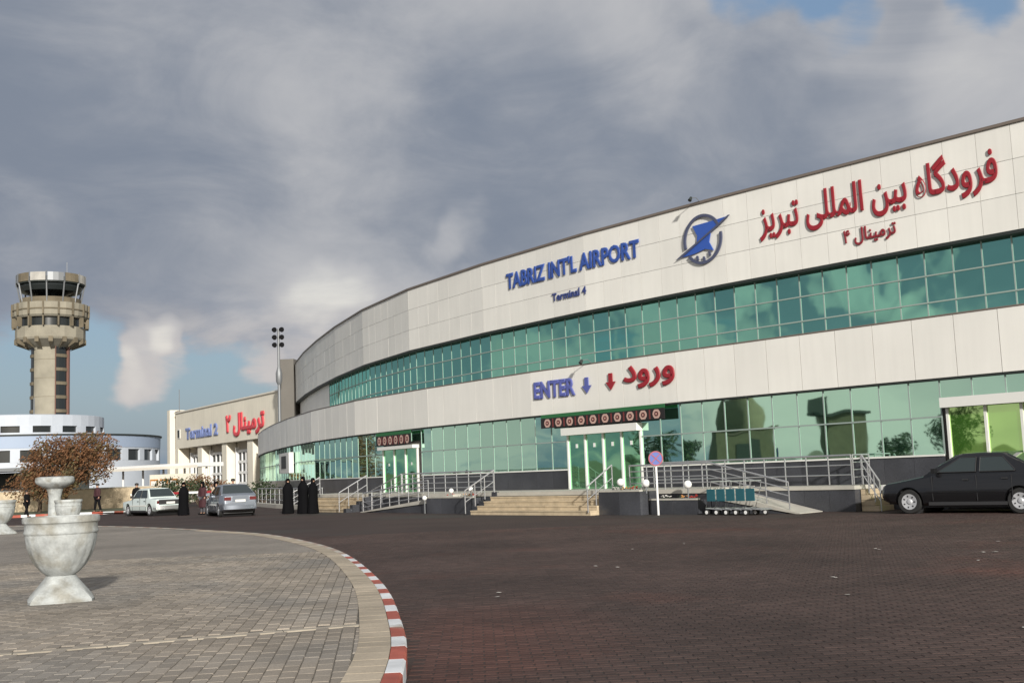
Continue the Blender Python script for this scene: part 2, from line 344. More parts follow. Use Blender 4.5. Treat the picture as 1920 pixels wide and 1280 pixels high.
def spline(P, step):
    out = []
    for i in range(1, len(P) - 2):
        p0, p1, p2, p3 = [Vector(q) for q in P[i - 1:i + 3]]
        n = max(2, int((p2 - p1).length / .1))
        for k in range(n):
            t = k / n
            out.append(.5 * ((2 * p1) + (-p0 + p2) * t + (2 * p0 - 5 * p1 + 4 * p2 - p3) * t * t + (-p0 + 3 * p1 - 3 * p2 + p3) * t ** 3))
    res = [out[0]]; acc = 0
    for a, b in zip(out, out[1:]):
        d = (b - a).length; acc += d
        if acc >= step: res.append(b); acc -= step
    return res
KP = [(-9, -14), (-4.2, -8), (-2.0, -2), (-1.15, 2.5), (-.86, 6), (-.9, 8.67), (-1.19, 11.24), (-1.88, 15.4), (-3.2, 21.1), (-4.6, 25.4), (-6.76, 30.37), (-9.18, 34.08), (-12, 37.93), (-15.54, 42.0), (-20.5, 46.3), (-26.5, 50), (-34, 52.5)]
kerb = spline(KP, .62)
def offc(i, d):
    a = kerb[max(i - 1, 0)]; b = kerb[min(i + 1, len(kerb) - 1)]; t = (b - a).normalized(); n = Vector((-t.y, t.x)); return kerb[i] + n * d
ISZ = .15
isl = sheet('traffic_island', [tuple(offc(i, .12)) for i in range(len(kerb))] + [(-60, 52), (-60, -14)], ISZ - .012, m_isljoint)
far_i = [i for i in range(len(kerb)) if kerb[i].y > 22.0]
sheet('island_paving_far', [tuple(offc(i, .4)) for i in far_i if i < len(kerb)] + [(-60, 52), (-60, 22.0)], ISZ - .004, m_islfar)
kroot = tag(empty('kerb', (0, 0, 0)), kind='structure')
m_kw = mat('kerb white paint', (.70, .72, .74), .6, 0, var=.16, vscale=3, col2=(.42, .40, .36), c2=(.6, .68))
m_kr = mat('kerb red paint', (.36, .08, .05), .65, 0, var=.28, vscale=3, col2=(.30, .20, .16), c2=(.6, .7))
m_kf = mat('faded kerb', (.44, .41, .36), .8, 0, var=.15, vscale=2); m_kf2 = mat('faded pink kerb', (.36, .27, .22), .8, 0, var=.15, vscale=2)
broot = tag(empty('border_paving', (0, 0, 0)), kind='structure')
for i in range(len(kerb) - 1):
    a, b = kerb[i], kerb[i + 1]
    if a.y < 4 and a.x > -.5 and a.y < 0: pass
    e = (b - a).normalized() * .006
    ai, bi = offc(i, .13), offc(i + 1, .13)
    mb = MB(); q = [a + e, b - e, bi - e, ai + e]
    ch = (ai - a).normalized() * .018
    lo = [Vector((*p, -.02)) for p in q]
    md = [Vector((*q[0], ISZ - .018)), Vector((*q[1], ISZ - .018)), Vector((*q[2], ISZ)), Vector((*q[3], ISZ))]
    tp = [Vector((*(q[0] + ch), ISZ)), Vector((*(q[1] + ch), ISZ))]
    mb.poly(lo + md + tp, [(3, 2, 1, 0), (0, 1, 5, 4), (4, 5, 9, 8), (8, 9, 6, 7), (1, 2, 6, 9, 5), (3, 0, 4, 8, 7), (2, 3, 7, 6)])
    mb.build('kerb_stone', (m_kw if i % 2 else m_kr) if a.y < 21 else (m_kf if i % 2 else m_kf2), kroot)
    if 3 < a.y < 34:
        c0, c1, d0, d1 = offc(i, .136), offc(i + 1, .136), offc(i, .41), offc(i + 1, .41)
        for u0, u1 in ((0, .5), (.5, 1)):
            p = [c0.lerp(c1, u0 + .01), c0.lerp(c1, u1 - .01), d0.lerp(d1, u1 - .01), d0.lerp(d1, u0 + .01)]
            MB().hexa([Vector((*w, ISZ - .03)) for w in p] + [Vector((*w, ISZ + .005 + random.uniform(-.001, .001))) for w in p]).build('border_tile', m_band, broot)
def inside_island(p, d):
    best = None
    for i in range(len(kerb)):
        q = (kerb[i] - p).length_squared
        if best is None or q < best[0]: best = (q, i)
    i = best[1]; a = kerb[max(i - 1, 0)]; b = kerb[min(i + 1, len(kerb) - 1)]; t = (b - a).normalized(); n = Vector((-t.y, t.x))
    return (p - kerb[i]).dot(n) > d
def inview(p, z, mg=40):
    v = Vector((p[0], p[1], z - CAMH)); d = v.dot(fw)
    if d < .5: return False
    x = 960 + FPX * v.dot(rt) / d; y = 640 - FPX * v.dot(up) / d
    return -mg < x < 1920 + mg and -mg < y < 1280 + mg * 2
def pavers(name, root, m, u, w, l, origin, xr, yr, z, test, gap=.007, single=300, skipline=None, thick=.02, jit=.0016):
    u = Vector(u).normalized(); v = Vector((-u.y, u.x))      # u = long direction
    cells = []
    a0 = Vector(origin)
    n1 = int((xr[1] - xr[0]) / w); n2 = int((yr[1] - yr[0]) / l)
    for i in range(n1):
        for j in range(n2):
            p = a0 + v * (xr[0] + (i + .5) * w) + u * (yr[0] + (j + .5 + (.5 if i % 2 else 0)) * l)
            if not inview(p, z, 220) or not test(p): continue
            cells.append(p)
    cells.sort(key=lambda p: p.length)
    mesh = None; rz = atan2(u.y, u.x)
    hx, hy = (l - gap) / 2, (w - gap) / 2; c = .006
    def geo(z0=0):
        return [(-hx, -hy, -thick), (hx, -hy, -thick), (hx, hy, -thick), (-hx, hy, -thick), (-hx, -hy, -c), (hx, -hy, -c), (hx, hy, -c), (-hx, hy, -c),
                (-hx + c, -hy + c, 0), (hx - c, -hy + c, 0), (hx - c, hy - c, 0), (-hx + c, hy - c, 0)]
    F = [(0, 1, 5, 4), (1, 2, 6, 5), (2, 3, 7, 6), (3, 0, 4, 7), (4, 5, 9, 8), (5, 6, 10, 9), (6, 7, 11, 10), (7, 4, 8, 11), (8, 9, 10, 11)]
    mesh = MB().poly(geo(), F).mesh(name, m)
    for p in cells[:single]:
        o = link(name, mesh, root); o.location = (p.x, p.y, z + random.uniform(-jit, jit)); o.rotation_euler = (random.gauss(0, .004), random.gauss(0, .004), rz + random.gauss(0, .008))
    vs = []; fs = []; var = []
    for p in cells[single:]:
        b = len(vs); a = rz + random.gauss(0, .008); ca, sa = cos(a), sin(a); dz = z + random.uniform(-jit, jit); tx, ty = random.gauss(0, .004), random.gauss(0, .004)
        for x, y, q in geo(): vs.append((p.x + x * ca - y * sa, p.y + x * sa + y * ca, dz + q + tx * x + ty * y))
        fs += [tuple(b + k for k in f) for f in F]; r = random.random(); var += [r] * 12
    me = bpy.data.meshes.new(name + '_field'); me.from_pydata(vs, [], fs); me.materials.append(m)
    at = me.attributes.new('var', 'FLOAT', 'POINT'); at.data.foreach_set('value', var)
    o = link('paving_field', me, root); o['kind'] = 'stuff'
ud = Vector((-.1226, 1)).normalized()
LA, LB = Vector((-3.26, 10.4)), Vector((-1.54, 11.0)); ls = (LB - LA).normalized(); ln = Vector((-ls.y, ls.x))
def isl_test(p):
    return p.y < 22.2 and abs((p - LA).dot(ln)) > .12 and inside_island(p, .38)
iroot = tag(empty('island_paving'), kind='structure')
pavers('paver', iroot, m_islpav, ud, .125, .25, (0, 0), (-2, 14), (5, 26), ISZ, isl_test)
# pale strip let into the island paving
p0 = LA - ls * 9; p1 = LB + ls * .02
for k in range(14):
    a = p0.lerp(p1, k / 14) + ls * .004; b = p0.lerp(p1, (k + 1) / 14) - ls * .004
    q = [a - ln * .05, b - ln * .05, b + ln * .05, a + ln * .05]
    MB().hexa([Vector((*w, ISZ - .02)) for w in q] + [Vector((*w, ISZ + .001)) for w in q]).build('edging_stone', mat('edging', (.35, .31, .25), .85, 0, var=.2, vscale=3), iroot)
rroot = tag(empty('road_paving'), kind='structure')
def road_test(p): return p.y < 31 and not inside_island(p, -.06)
pavers('paver', rroot, m_paver, (1, .035), .1, .2, (0, 0), (-2, 32.5), (-9, 19), .004, road_test, gap=.008, thick=.02)
# small pale litter scattered over the road
mb = MB()
for px, py in ((7.2, 14.6), (4.1, 14.9), (3.7, 13.0), (5.1, 11.6), (6.0, 19.1), (3.2, 22.2), (8.3, 19.8), (4.4, 10.1), (6.6, 16.5), (7.4, 17.8), (1.5, 17.7), (9.4, 20.4), (-.3, 14.2), (2.1, 21.4), (8.9, 11.2 + 6)):
    for k in range(random.choice((1, 1, 2))):
        x = px + random.gauss(0, .15) * k; y = py + random.gauss(0, .2) * k; r = random.uniform(.02, .045); a0 = random.random() * 6
        vs = [(x + r * random.uniform(.6, 1.3) * cos(a0 + q * pi / 3), y + r * random.uniform(.6, 1.2) * sin(a0 + q * pi / 3), .011 + random.uniform(0, .008)) for q in range(6)]
        mb.poly(vs + [(x, y, .02)], [(q, (q + 1) % 6, 6) for q in range(6)])
tag(mb.build('litter', mat('litter paper', (.42, .40, .37), .8)), kind='stuff')

# ================================================================== TERMINAL BUILDING
T = empty('terminal_building', FP(16, 0, 0), 0, 'long curved airport terminal with cream panels and two bands of green mirror glass', 'building')
TI = Matrix.Translation(-T.location)
class _P: pass
def par(o): o.parent = T; o.matrix_parent_inverse = TI.copy(); return o
def B(name, m, mb, sm=False): return par(mb.build(name, m, None, sm))
_fp = fpiece
def tpiece(name, m, ka, kb, o, th, z0, z1, gap=.0, tilt=0): return par(_fp(name, m, ka, kb, o, th, z0, z1, None, gap, tilt))
K0, K1 = JR * 8, JL * 8
# carcass behind the panels
B('wall', m_back, strip(MB(), K0, K1, -.6, OU - .05, ZT + .01, ZR - .02))
B('wall', m_back, strip(MB(), K0, K1, -.6, -.05, .0, ZT + .01))
B('wall', m_back, strip(MB(), K0, K1, .9, OLF - .06, ZLT, ZFL - .03))
B('coping', m_cop, strip(MB(), K0, K1, -.7, OU + .06, ZR - .02, ZR + .07))
B('roof', m_conc, strip(MB(), K0, K1, -14, -.7, ZR - .4, ZR - .2))
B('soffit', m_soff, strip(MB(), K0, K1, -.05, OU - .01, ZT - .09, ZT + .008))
B('terrace', m_conc, strip(MB(), K0, K1, -.05, OLF - .07, ZFL - .03, ZFL + .0))
B('parapet', m_cop, strip(MB(), K0, K1, OLF - .10, OLF + .015, ZFL + .002, ZFL + .045))
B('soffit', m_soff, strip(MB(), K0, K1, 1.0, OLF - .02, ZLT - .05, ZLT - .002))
B('wall', m_back, strip(MB(), K0, K1, 2.9, OL - .09, 0, ZLT - .05))
h3 = (ZR - .02 - ZT) / 3
for j in range(JR, JL):
    for i in range(7):
        ka, kb = 8 * (j + i / 7), 8 * (j + (i + 1) / 7)
        for r in range(3): tpiece('fascia_panel', m_panel, ka, kb, OU + random.uniform(-.002, .002), .04, ZT + r * h3, ZT + (r + 1) * h3, .013)
    for i in range(6):
        tpiece('lower_fascia_panel', m_panel, 8 * (j + i / 6), 8 * (j + (i + 1) / 6), OLF + random.uniform(-.002, .002), .04, ZLT, ZFL, .018)
# upper glass band: two tall rows and a low one, plain panels at the far left end
KG = 53
ROWS = [(7.27, 8.09), (6.40, 7.27), (ZB - .35, 6.40)]
k = K0
mull = []
for k in range(K0, K1):
    if k < KG:
        for z0, z1 in ROWS[:2]: tpiece('window_pane', m_glass, k, k + 1, 0 + .0, .02, z0, z1, .03, random.gauss(0, .0022))
        tpiece('sill_pane', m_glass, k, k + 1, 0, .02, ROWS[2][0], ROWS[2][1], .03)
    else:
        tpiece('wall_panel', m_panel, k, k + 1, 0, .02, ZB - .5, 8.08, .01)
for k in range(K0, KG + 1):
    p = FP(k, .0); par(ubox('mullion', m_alu, (p.x, p.y, (8.09 + ZB - .4) / 2), (.045, .035, 8.09 - ZB + .4), FRZ(k)))
for z in (7.27, 6.40): B('transom', m_alu, strip(MB(), K0, KG, -.02, .045, z - .022, z + .022))
B('sill', m_panel2, strip(MB(), K0, K1, .0, .12, ZFL, ZB - .36))
# lower glass band
doors = [(10, 14), (25.4, 29), (-9, -2.2)]
def indoor(k): return any(a - .01 <= k < b - .01 or a < k + 1 - .01 < b for a, b in [(10, 14), (25, 29), (-9, -2)])
ZM = 2.62
for k in range(K0, K1):
    if indoor(k):
        tpiece('window_pane', m_glass2, k, k + 1, OL, .02, 3.14, ZLT - .05, .03); continue
    tpiece('window_pane', m_glass2, k, k + 1, OL, .02, ZM, ZLT - .05, .03, random.gauss(0, .002))
    tpiece('window_pane', m_glass2, k, k + 1, OL, .02, ZLB, ZM, .03, random.gauss(0, .002))
for k in range(K0, K1 + 1):
    z0 = 3.14 if indoor(k) and indoor(k - 1) else ZLB
    p = FP(k, OL); par(ubox('mullion', m_alu, (p.x, p.y, (ZLT - .05 + z0) / 2), (.042, .035, ZLT - .05 - z0), FRZ(k)))
for a, b in ((K0, -9), (-2, 10), (14, 25), (29, K1)):
    B('transom', m_alu, strip(MB(), a, b, OL - .02, OL + .04, ZM - .022, ZM + .022))
    B('transom', m_aluw, strip(MB(), a, b, OL - .02, OL + .06, ZLB - .02, ZLB + .03))
    k = a
    while k < b - .01:     # granite plinth slabs
        e = min(k + 1, b); tpiece('plinth_slab', m_gran, k, e, OL + .02, .03, 0, ZLB - .02, .008); k = e
# door units
def doorunit(k0, k1, n, zh0, zh1, zf, posts=None, leafm=m_dglass):
    d = empty('entrance_door', FP((k0 + k1) / 2, OL, zf)); par(d); inv = Matrix.Translation(-FP((k0 + k1) / 2, OL, zf))
    def q(o): o.parent = d; o.matrix_parent_inverse = inv; return o
    ks = posts or [k0 + (k1 - k0) * i / n for i in range(n + 1)]
    for a, b in zip(ks, ks[1:]):
        j = [a] + [8 * g for g in range(-4, 12) if a < 8 * g < b] + [b]
        for u, w in zip(j, j[1:]): q(_fp('door_leaf', leafm, u, w, OL + .01, .03, zf, zh0, None, .02, random.gauss(0, .003)))
    for a in ks:
        p = FP(a, OL + .02); q(ubox('door_post', m_aluw, (p.x, p.y, (zf + zh0) / 2), (.075, .10, zh0 - zf), FRZ(a)))
    q(strip(MB(), k0 - .08, k1 + .08, OL - .04, OL + .32, zh0, zh1).build('door_header', m_aluw))
    return d, q
m_dglass2 = glassmat('bright door glass', (.62, .88, .36), (.10, .30, .04), wob=.006, mixf=.72)
FL = .78
d1, q1 = doorunit(10, 14, 4, 2.84, 3.12, FL)
for i in range(4):
    p = FP(10.5 + i, OL + .03, 2.42); q1(ubox('sticker', m_white, p, (.11, .01, .15), FRZ(10.5 + i)))
d2, q2 = doorunit(25.4, 29, 3, 2.82, 2.98, FL)
for kk in (26.0, 28.4):
    p = FP(kk, OL + .03, 2.1); q2(ubox('sticker', m_white, p, (.11, .01, .13), FRZ(kk)))
d3, q3 = doorunit(-8.6, -2.2, 4, 2.86, 3.14, .1, [-8.6, -6.6, -4.4, -3.35, -2.2], m_dglass2)
B('wall', m_gran, strip(MB(), -9, -8.7, OL - .08, OL + .02, 0, ZLT - .05))
# small window box set on the far lower wall
wb = MB(); strip(wb, 46.6, 51.0, OL + .05, OL + .35, 2.0, 3.3)
B('window_box', m_aluw, wb); B('window_box_glass', m_soff, strip(MB(), 47.6, 49.8, OL + .352, OL + .37, 2.3, 3.1))
# tall dark end wall behind the left end of the curved front
ew = MB(); a = Vector((-20.15, 96.5)); b = Vector((-18.95, 96.5))
ew.hexa([Vector((a.x, a.y, 0)), Vector((b.x, b.y, 0)), Vector((b.x + .6, b.y + 6, 0)), Vector((a.x + .6, a.y + 6, 0)), Vector((a.x, a.y, 11.95)), Vector((b.x, b.y, 11.95)), Vector((b.x + .6, b.y + 6, 11.95)), Vector((a.x + .6, a.y + 6, 11.95))])
B('end_wall', mat('taupe wall', (.145, .135, .12), .8, 0, var=.08, vscale=.6), ew)

# ------------------------------------------------------------------ lettering
AF = {'ا': (0xFE8D, 0xFE8E, 0, 0), 'ب': (0xFE8F, 0xFE90, 0xFE91, 0xFE92), 'ت': (0xFE95, 0xFE96, 0xFE97, 0xFE98), 'د': (0xFEA9, 0xFEAA, 0, 0), 'ر': (0xFEAD, 0xFEAE, 0, 0), 'ز': (0xFEAF, 0xFEB0, 0, 0), 'ف': (0xFED1, 0xFED2, 0xFED3, 0xFED4), 'ل': (0xFEDD, 0xFEDE, 0xFEDF, 0xFEE0), 'م': (0xFEE1, 0xFEE2, 0xFEE3, 0xFEE4), 'ن': (0xFEE5, 0xFEE6, 0xFEE7, 0xFEE8), 'ه': (0xFEE9, 0xFEEA, 0xFEEB, 0xFEEC), 'و': (0xFEED, 0xFEEE, 0, 0), 'ی': (0xFBFC, 0xFBFD, 0xFBFE, 0xFBFF), 'گ': (0xFB92, 0xFB93, 0xFB94, 0xFB95)}
def shape(s):
    out = []
    for i, c in enumerate(s):
        if c not in AF: out.append(c); continue
        pj = i > 0 and s[i - 1] in AF and AF[s[i - 1]][2] != 0
        nj = i < len(s) - 1 and s[i + 1] in AF and AF[c][2] != 0
        out.append(chr(AF[c][(3 if nj else 1) if pj else (2 if nj else 0)]))
    return ''.join(out[::-1])
tcur = bpy.data.curves.new('lettering', 'FONT'); tob = bpy.data.objects.new('lettering', tcur); C.objects.link(tob)
def tmesh(body, bevel, ext, res=3):
    tcur.body = body; tcur.bevel_depth = bevel; tcur.extrude = ext; tcur.resolution_u = res; tcur.bevel_resolution = 0
    dg = bpy.context.evaluated_depsgraph_get(); dg.update()
    return bpy.data.meshes.new_from_object(tob.evaluated_get(dg))
def glyphs(body, bevel, ext=.03):
    bx = lambda s: max((v.co.x for v in tmesh(s, 0, 0).vertices), default=0)
    base = bx('|'); out = []
    for i, ch in enumerate(body):
        if ch == ' ': continue
        adv = bx(body[:i] + '|') - base if i else 0
        out.append((adv, tmesh(ch, bevel, ext)))
    return out
def bbox(gs):
    xs = [a + v.co.x for a, m_ in gs for v in m_.vertices]; ys = [v.co.y for a, m_ in gs for v in m_.vertices]
    return min(xs), max(xs), min(ys), max(ys)
def sign(name, body, m, kl, kr, zb, zt, o, label, bevel=.03, mapper=None, cat='sign', depth=.05, ref=None, lname='letter'):
    gs = glyphs(body, bevel); x0, x1, y0, y1 = bbox(gs)
    if ref: y0, y1 = ref
    mp = mapper or (lambda t, z, e: FP(kl + (kr - kl) * t, o + e, z))
    c0 = mp(.5, zb, 0); root = empty(name, c0, 0, label, cat)
    for a, g in gs:
        for v in g.vertices:
            t = (a + v.co.x - x0) / (x1 - x0); z = zb + (v.co.y - y0) / (y1 - y0) * (zt - zb); e = (v.co.z + .06) * depth / .12 + .01
            v.co = mp(t, z, e) - c0
        g.materials.clear(); g.materials.append(m)
        bm = bmesh.new(); bm.from_mesh(g); bmesh.ops.remove_doubles(bm, verts=bm.verts, dist=.0005); bm.to_mesh(g); bm.free()
        link(lname, g, root)
    return root
OS = OU + .02
sign('airport_name_sign', "TABRIZ INT'L AIRPORT", m_blue, 21.85, 12.55, 9.9, 10.68, OS, 'blue English letters reading Tabriz airport on the upper cream fascia', bevel=.035, depth=.05)
sign('terminal_number_sign', "Terminal 4", mat('navy letter', (.03, .05, .20), .45), 18.35, 15.9, 8.87, 9.22, OS, 'small navy English terminal number under the large blue letters', bevel=.025, depth=.03)
sign('persian_name_sign', shape("فرودگاه بین المللی تبریز"), m_red, 6.3, -2.95, 9.42, 10.98, OS, 'large red Persian lettering at the right end of the upper fascia', bevel=.022, depth=.035)
sign('persian_terminal_sign', shape("ترمینال ۴"), m_dkred, 2.75, .7, 8.62, 9.22, OS, 'small dark red Persian terminal number under the large red lettering', bevel=.028, depth=.03)
OS2 = OLF + .02
sign('enter_sign', "ENTER", mat('violet blue letter', (.10, .12, .37), .45), 15.75, 13.25, 4.36, 5.04, OS2, 'blue English word ENTER above the wide entrance with the banner', bevel=.038, depth=.05)
sign('persian_enter_sign', shape("ورود"), m_red, 10.6, 8.0, 4.33, 5.2, OS2, 'red Persian word for enter above the wide entrance', bevel=.032, depth=.05)
def arrow(m, k, z0, z1, label):
    mb = MB(); w = .10; hw = .26; zz = z0 + (z1 - z0) * .48
    outl = [(-w, z1), (w, z1), (w, zz), (hw, zz), (0, z0), (-hw, zz), (-w, zz)]
    n = len(outl); vs = [FP(k - x, OS2 + .01, z) for x, z in outl] + [FP(k - x, OS2 + .05, z) for x, z in outl]
    mb.poly(vs, [(0, 1, 2, 3, 4, 5, 6), tuple(range(13, 6, -1))] + [(i, (i + 1) % n, n + (i + 1) % n, n + i) for i in range(n)])
    tag(mb.build('arrow_sign', m), label, 'sign')
arrow(MATS['violet blue letter'], 12.6, 4.38, 4.98, 'blue arrow pointing down after the English word above the entrance')
arrow(m_red, 11.27, 4.4, 5.02, 'red arrow pointing down before the Persian word above the entrance')
# logo: ring, blue winged body, dark slanting blade, three little marks
lg = empty('airport_logo', FP(9.05, OS, 10.0), 0, 'round blue winged emblem with a slanting blade between the two big inscriptions', 'logo')
def lpt(x, z, e): return FP(9.06 - x / .947, OS + e, 10.02 + z) - lg.location
def lpoly(name, pts, m, e0, e1):
    n = len(pts); vs = [lpt(x, z, e0) for x, z in pts] + [lpt(x, z, e1) for x, z in pts]
    return MB().poly(vs, [tuple(range(n)), tuple(range(2 * n - 1, n - 1, -1))] + [(i, (i + 1) % n, n + (i + 1) % n, n + i) for i in range(n)]).build(name, m, lg)
m_slate = mat('slate blue', (.075, .085, .145), .45); m_logo = mat('logo blue', (.035, .10, .42), .45)
for a0, a1, nm in ((25, 196, 0), (218, 368, 0)):
    R1, R0 = .96, .85; n = 24
    ang = [radians(a0 + (a1 - a0) * i / n) for i in range(n + 1)]
    lpoly('ring', [(R1 * .98 * cos(a), R1 * sin(a)) for a in ang] + [(R0 * .98 * cos(a), R0 * sin(a)) for a in ang[::-1]], m_slate, .01, .07)
lpoly('wing', [(-.46, .58), (.45, .60), (1.22, .64), (.40, .17), (-.12, -.07), (-.30, -.15), (-.24, .16)], m_logo, .01, .06)
lpoly('tail', [(-1.1, -.53), (-.30, -.15), (.12, .03), (.40, .17), (.30, -.16), (.50, -.52), (.10, -.40), (-.45, -.50)], m_logo, .012, .058)
lpoly('blade', [(-1.36, -.60), (-1.0, -.52), (1.0, .44), (1.38, .66), (1.30, .67), (.0, .04), (-1.05, -.44)], m_slate, .061, .10)
for x, z in ((-.30, -.68), (.02, -.76), (.30, -.60)): lpoly('mark', [(x - .04, z - .09), (x + .06, z - .09), (x + .03, z + .08), (x - .05, z + .09)], m_slate, .01, .06)
# spot lamps over the signs
def spot(k, o, z, label):
    r = empty('spot_lamp', FP(k, o, z), 0, label, 'lamp', 'small lamps over the fascias')
    a = Vector((0, 0, 0)); n = FP(k, o + 1, z) - FP(k, o, z)
    MB().tube([a, n * .2 + Vector((0, 0, .12)), n * .5 + Vector((0, 0, .08))], .014, 6).build('arm', m_steeld, r)
    t = (FP(k - 1, o, z) - FP(k, o, z)).normalized()
    MB().tube([n * .48 + Vector((0, 0, .09)), n * .58 - Vector((0, 0, .04))], [.05, .075], 10).build('lamp_head', m_soff, r)
spot(9.1, OU + .06, ZR + .05, 'small lamp on an arm on the roof edge above the round emblem')
spot(12.3, OLF + .02, ZFL + .04, 'small lamp on an arm above the blue arrow by the word ENTER')
# banners
m_bank = mat('black cloth', (.014, .012, .013), .85); m_bgreen = mat('green cloth', (.02, .13, .045), .8)
m_med = mat('pink medallion', (.50, .33, .28), .8); m_medr = mat('medallion red', (.16, .03, .03), .8)
def banner(k0, k1, z0, z1, zg, n, label, w):
    r = empty('banner', FP((k0 + k1) / 2, OL + .36, z0), 0, label, 'banner'); off = -r.location
    def add(nm, mb, m): o = mb.build(nm, m); o.parent = r; o.matrix_parent_inverse = Matrix.Translation(off); return o
    add('cloth', strip(MB(), k0, k1, OL + .34, OL + .36, z0, zg), m_bank)
    add('top_strip', strip(MB(), k0, k1, OL + .33, OL + .35, zg + .004, z1), m_bgreen)
    zc_ = (z0 + zg) / 2; R = (zg - z0) * .46
    for i in range(n):
        k = k1 - (i + .6) * (k1 - k0) / (n + .2)
        for rr, m, e in ((R, m_med, .365), (R * .52, m_bank, .37), (R * .40, m_medr, .375), (R * .2, m_med, .38)):
            pts = [(rr * w * cos(a), rr * (1 - .12 * (q % 2)) * sin(a)) for q, a in enumerate([2 * pi * u / 12 for u in range(12)])]
            mb = MB(); mb.poly([FP(k - x / .947, OL + e - .008, zc_ + z) for x, z in pts] + [FP(k - x / .947, OL + e, zc_ + z) for x, z in pts], [tuple(range(12)), tuple(range(23, 11, -1))] + [(q, (q + 1) % 12, 12 + (q + 1) % 12, 12 + q) for q in range(12)])
            add('medallion', mb, m)
        if i < n - 1:
            kk = k - .5 * (k1 - k0) / (n + .2)
            add('red_stripe', strip(MB(), kk - .035, kk + .035, OL + .361, OL + .366, z0 + .03, zg - .03), m_medr)
banner(8.44, 15.2, 3.17, 3.70, 3.56, 10, 'long black banner with ten pink medallions over the wide entrance', 1.0)
banner(25.4, 29.1, 3.02, 3.66, 3.50, 6, 'short black banner with six medallions over the narrow far entrance', .8)

# ================================================================== ENTRANCE STAIRS, RAMPS, PLANTERS
def fobj(name, m, mb, root, sm=False):
    o = mb.build(name, m, None, sm); o.parent = root; o.matrix_parent_inverse = Matrix.Translation(-root.location); return o
m_cap = mat('pale stone cap', (.45, .43, .38), .8, 0, var=.1, vscale=2)
# landing
ld = empty('landing', FP(12, 4.6, 0), 0, 'raised stone landing in front of the wide entrance with dark granite sides', 'landing')
fobj('slab', m_cap, strip(MB(), 4.9, 24, OL + .03, 5.85, FL - .14, FL), ld)
fobj('base', m_gran, strip(MB(), 4.9, 24, OL + .03, 5.80, 0, FL - .14), ld)
def stairs(k0, k1, oi, n, ztop, label, cheek_left=None, cheek_right=None, tread=.32):
    r = empty('entrance_stairs', FP((k0 + k1) / 2, oi, 0), 0, label, 'stairs', 'stone stairs')
    h = ztop / n
    for i in range(n - 1):
        z1 = ztop - h * (i + 1); o1 = oi + tread * (i + 1)
        for (a, b) in zip(ksplit(k0, k1), ksplit(k0, k1)[1:]):
            m_ = max(2, int((b - a) / 1.3)); 
            for q in range(m_):
                fobj('step_stone', m_tan, strip(MB(), a + (b - a) * q / m_ + .004, a + (b - a) * (q + 1) / m_ - .004, oi, o1 + .02, z1 - .045, z1 - random.uniform(0, .003)), r)
        fobj('riser', m_tan, strip(MB(), k0 + .01, k1 - .01, oi, o1, z1 - h, z1 - .045), r)
    for side, on in ((k1, cheek_left), (k0, cheek_right)):
        if on:
            for i in range(n):
                z1 = ztop - h * i + .02
                a, b = (side + .005, side + .3) if side == k1 else (side - .3, side - .005)
                fobj('cheek_block', m_gran, strip(MB(), a, b, oi + tread * (i - 1) if i else oi - .1, oi + tread * i + .02, 0, max(z1, .1)), r)
    return r
stairs(8.95, 15.5, 5.86, 5, FL, 'wide tan stone stairs up to the entrance with the long banner', cheek_left=True)
# granite boxes beside the stairs
def planter(k0, k1, o0, o1, z, label, soil=True, cap=True):
    r = empty('planter_box', FP((k0 + k1) / 2, (o0 + o1) / 2, 0), 0, label, 'planter'); t = .12
    n = max(2, int(round((k1 - k0) / .95)))
    for i in range(n):
        fobj('granite_slab', m_gran, strip(MB(), k0 + (k1 - k0) * i / n + .004, k0 + (k1 - k0) * (i + 1) / n - .004, o1 - t, o1, 0, z - .05), r)
    fobj('side_wall', m_gran, strip(MB(), k0, k0 + t, o0, o1 - t, 0, z - .05), r); fobj('side_wall', m_gran, strip(MB(), k1 - t, k1, o0, o1 - t, 0, z - .05), r)
    fobj('soil', mat('soil', (.06, .045, .03), .95), strip(MB(), k0 + t, k1 - t, o0, o1 - t, 0, z - .1), r)
    fobj('cap', m_cap, strip(MB(), k0, k1, o1 - t - .02, o1 + .02, z - .05, z), r)
    return r
planter(7.02, 8.93, 5.87, 6.75, FL + .02, 'dark granite planter directly right of the wide stairs')
planter(4.95, 6.99, 5.87, 6.35, .50, 'lower dark granite planter behind the luggage carts')
planter(16.1, 19.4, 5.9, 6.6, .66, 'dark granite planter directly left of the wide stairs')
# flowers in the planters: small clumps
m_fw = mat('white petals', (.72, .70, .66), .7); m_fr = mat('red petals', (.5, .05, .04), .7); m_fo = mat('orange petals', (.62, .30, .10), .7); m_lf = mat('leaf', (.05, .09, .03), .7)
def flowerclump(x, y, z, r, m, label):
    root = empty('flower_clump', (x, y, z), random.random() * 6, label, 'flowers', 'flowers in the granite planters')
    mb = MB(); fl = MB()
    for i in range(26):
        a = random.random() * 6.28; d = r * sqrt(random.random()); h = random.uniform(.03, .16); px, py = d * cos(a), d * sin(a)
        s_ = random.uniform(.02, .04); mb.poly([(px, py, h), (px + s_, py + s_ * .5, h + .02), (px + s_ * .3, py + s_ * 1.2, h + .03)], [(0, 1, 2)])
        mb.poly([(px - .004, py, 0), (px + .004, py, 0), (px, py, h)], [(0, 1, 2)])
    for i in range(9):
        a = random.random() * 6.28; d = r * sqrt(random.random()); h = random.uniform(.12, .2); fl.lathe([(0, -.02), (.03, 0), (.035, .015), (0, .02)], 6, (d * cos(a), d * sin(a), h))
    mb.build('leaves', m_lf, root); fl.build('blooms', m, root, True)
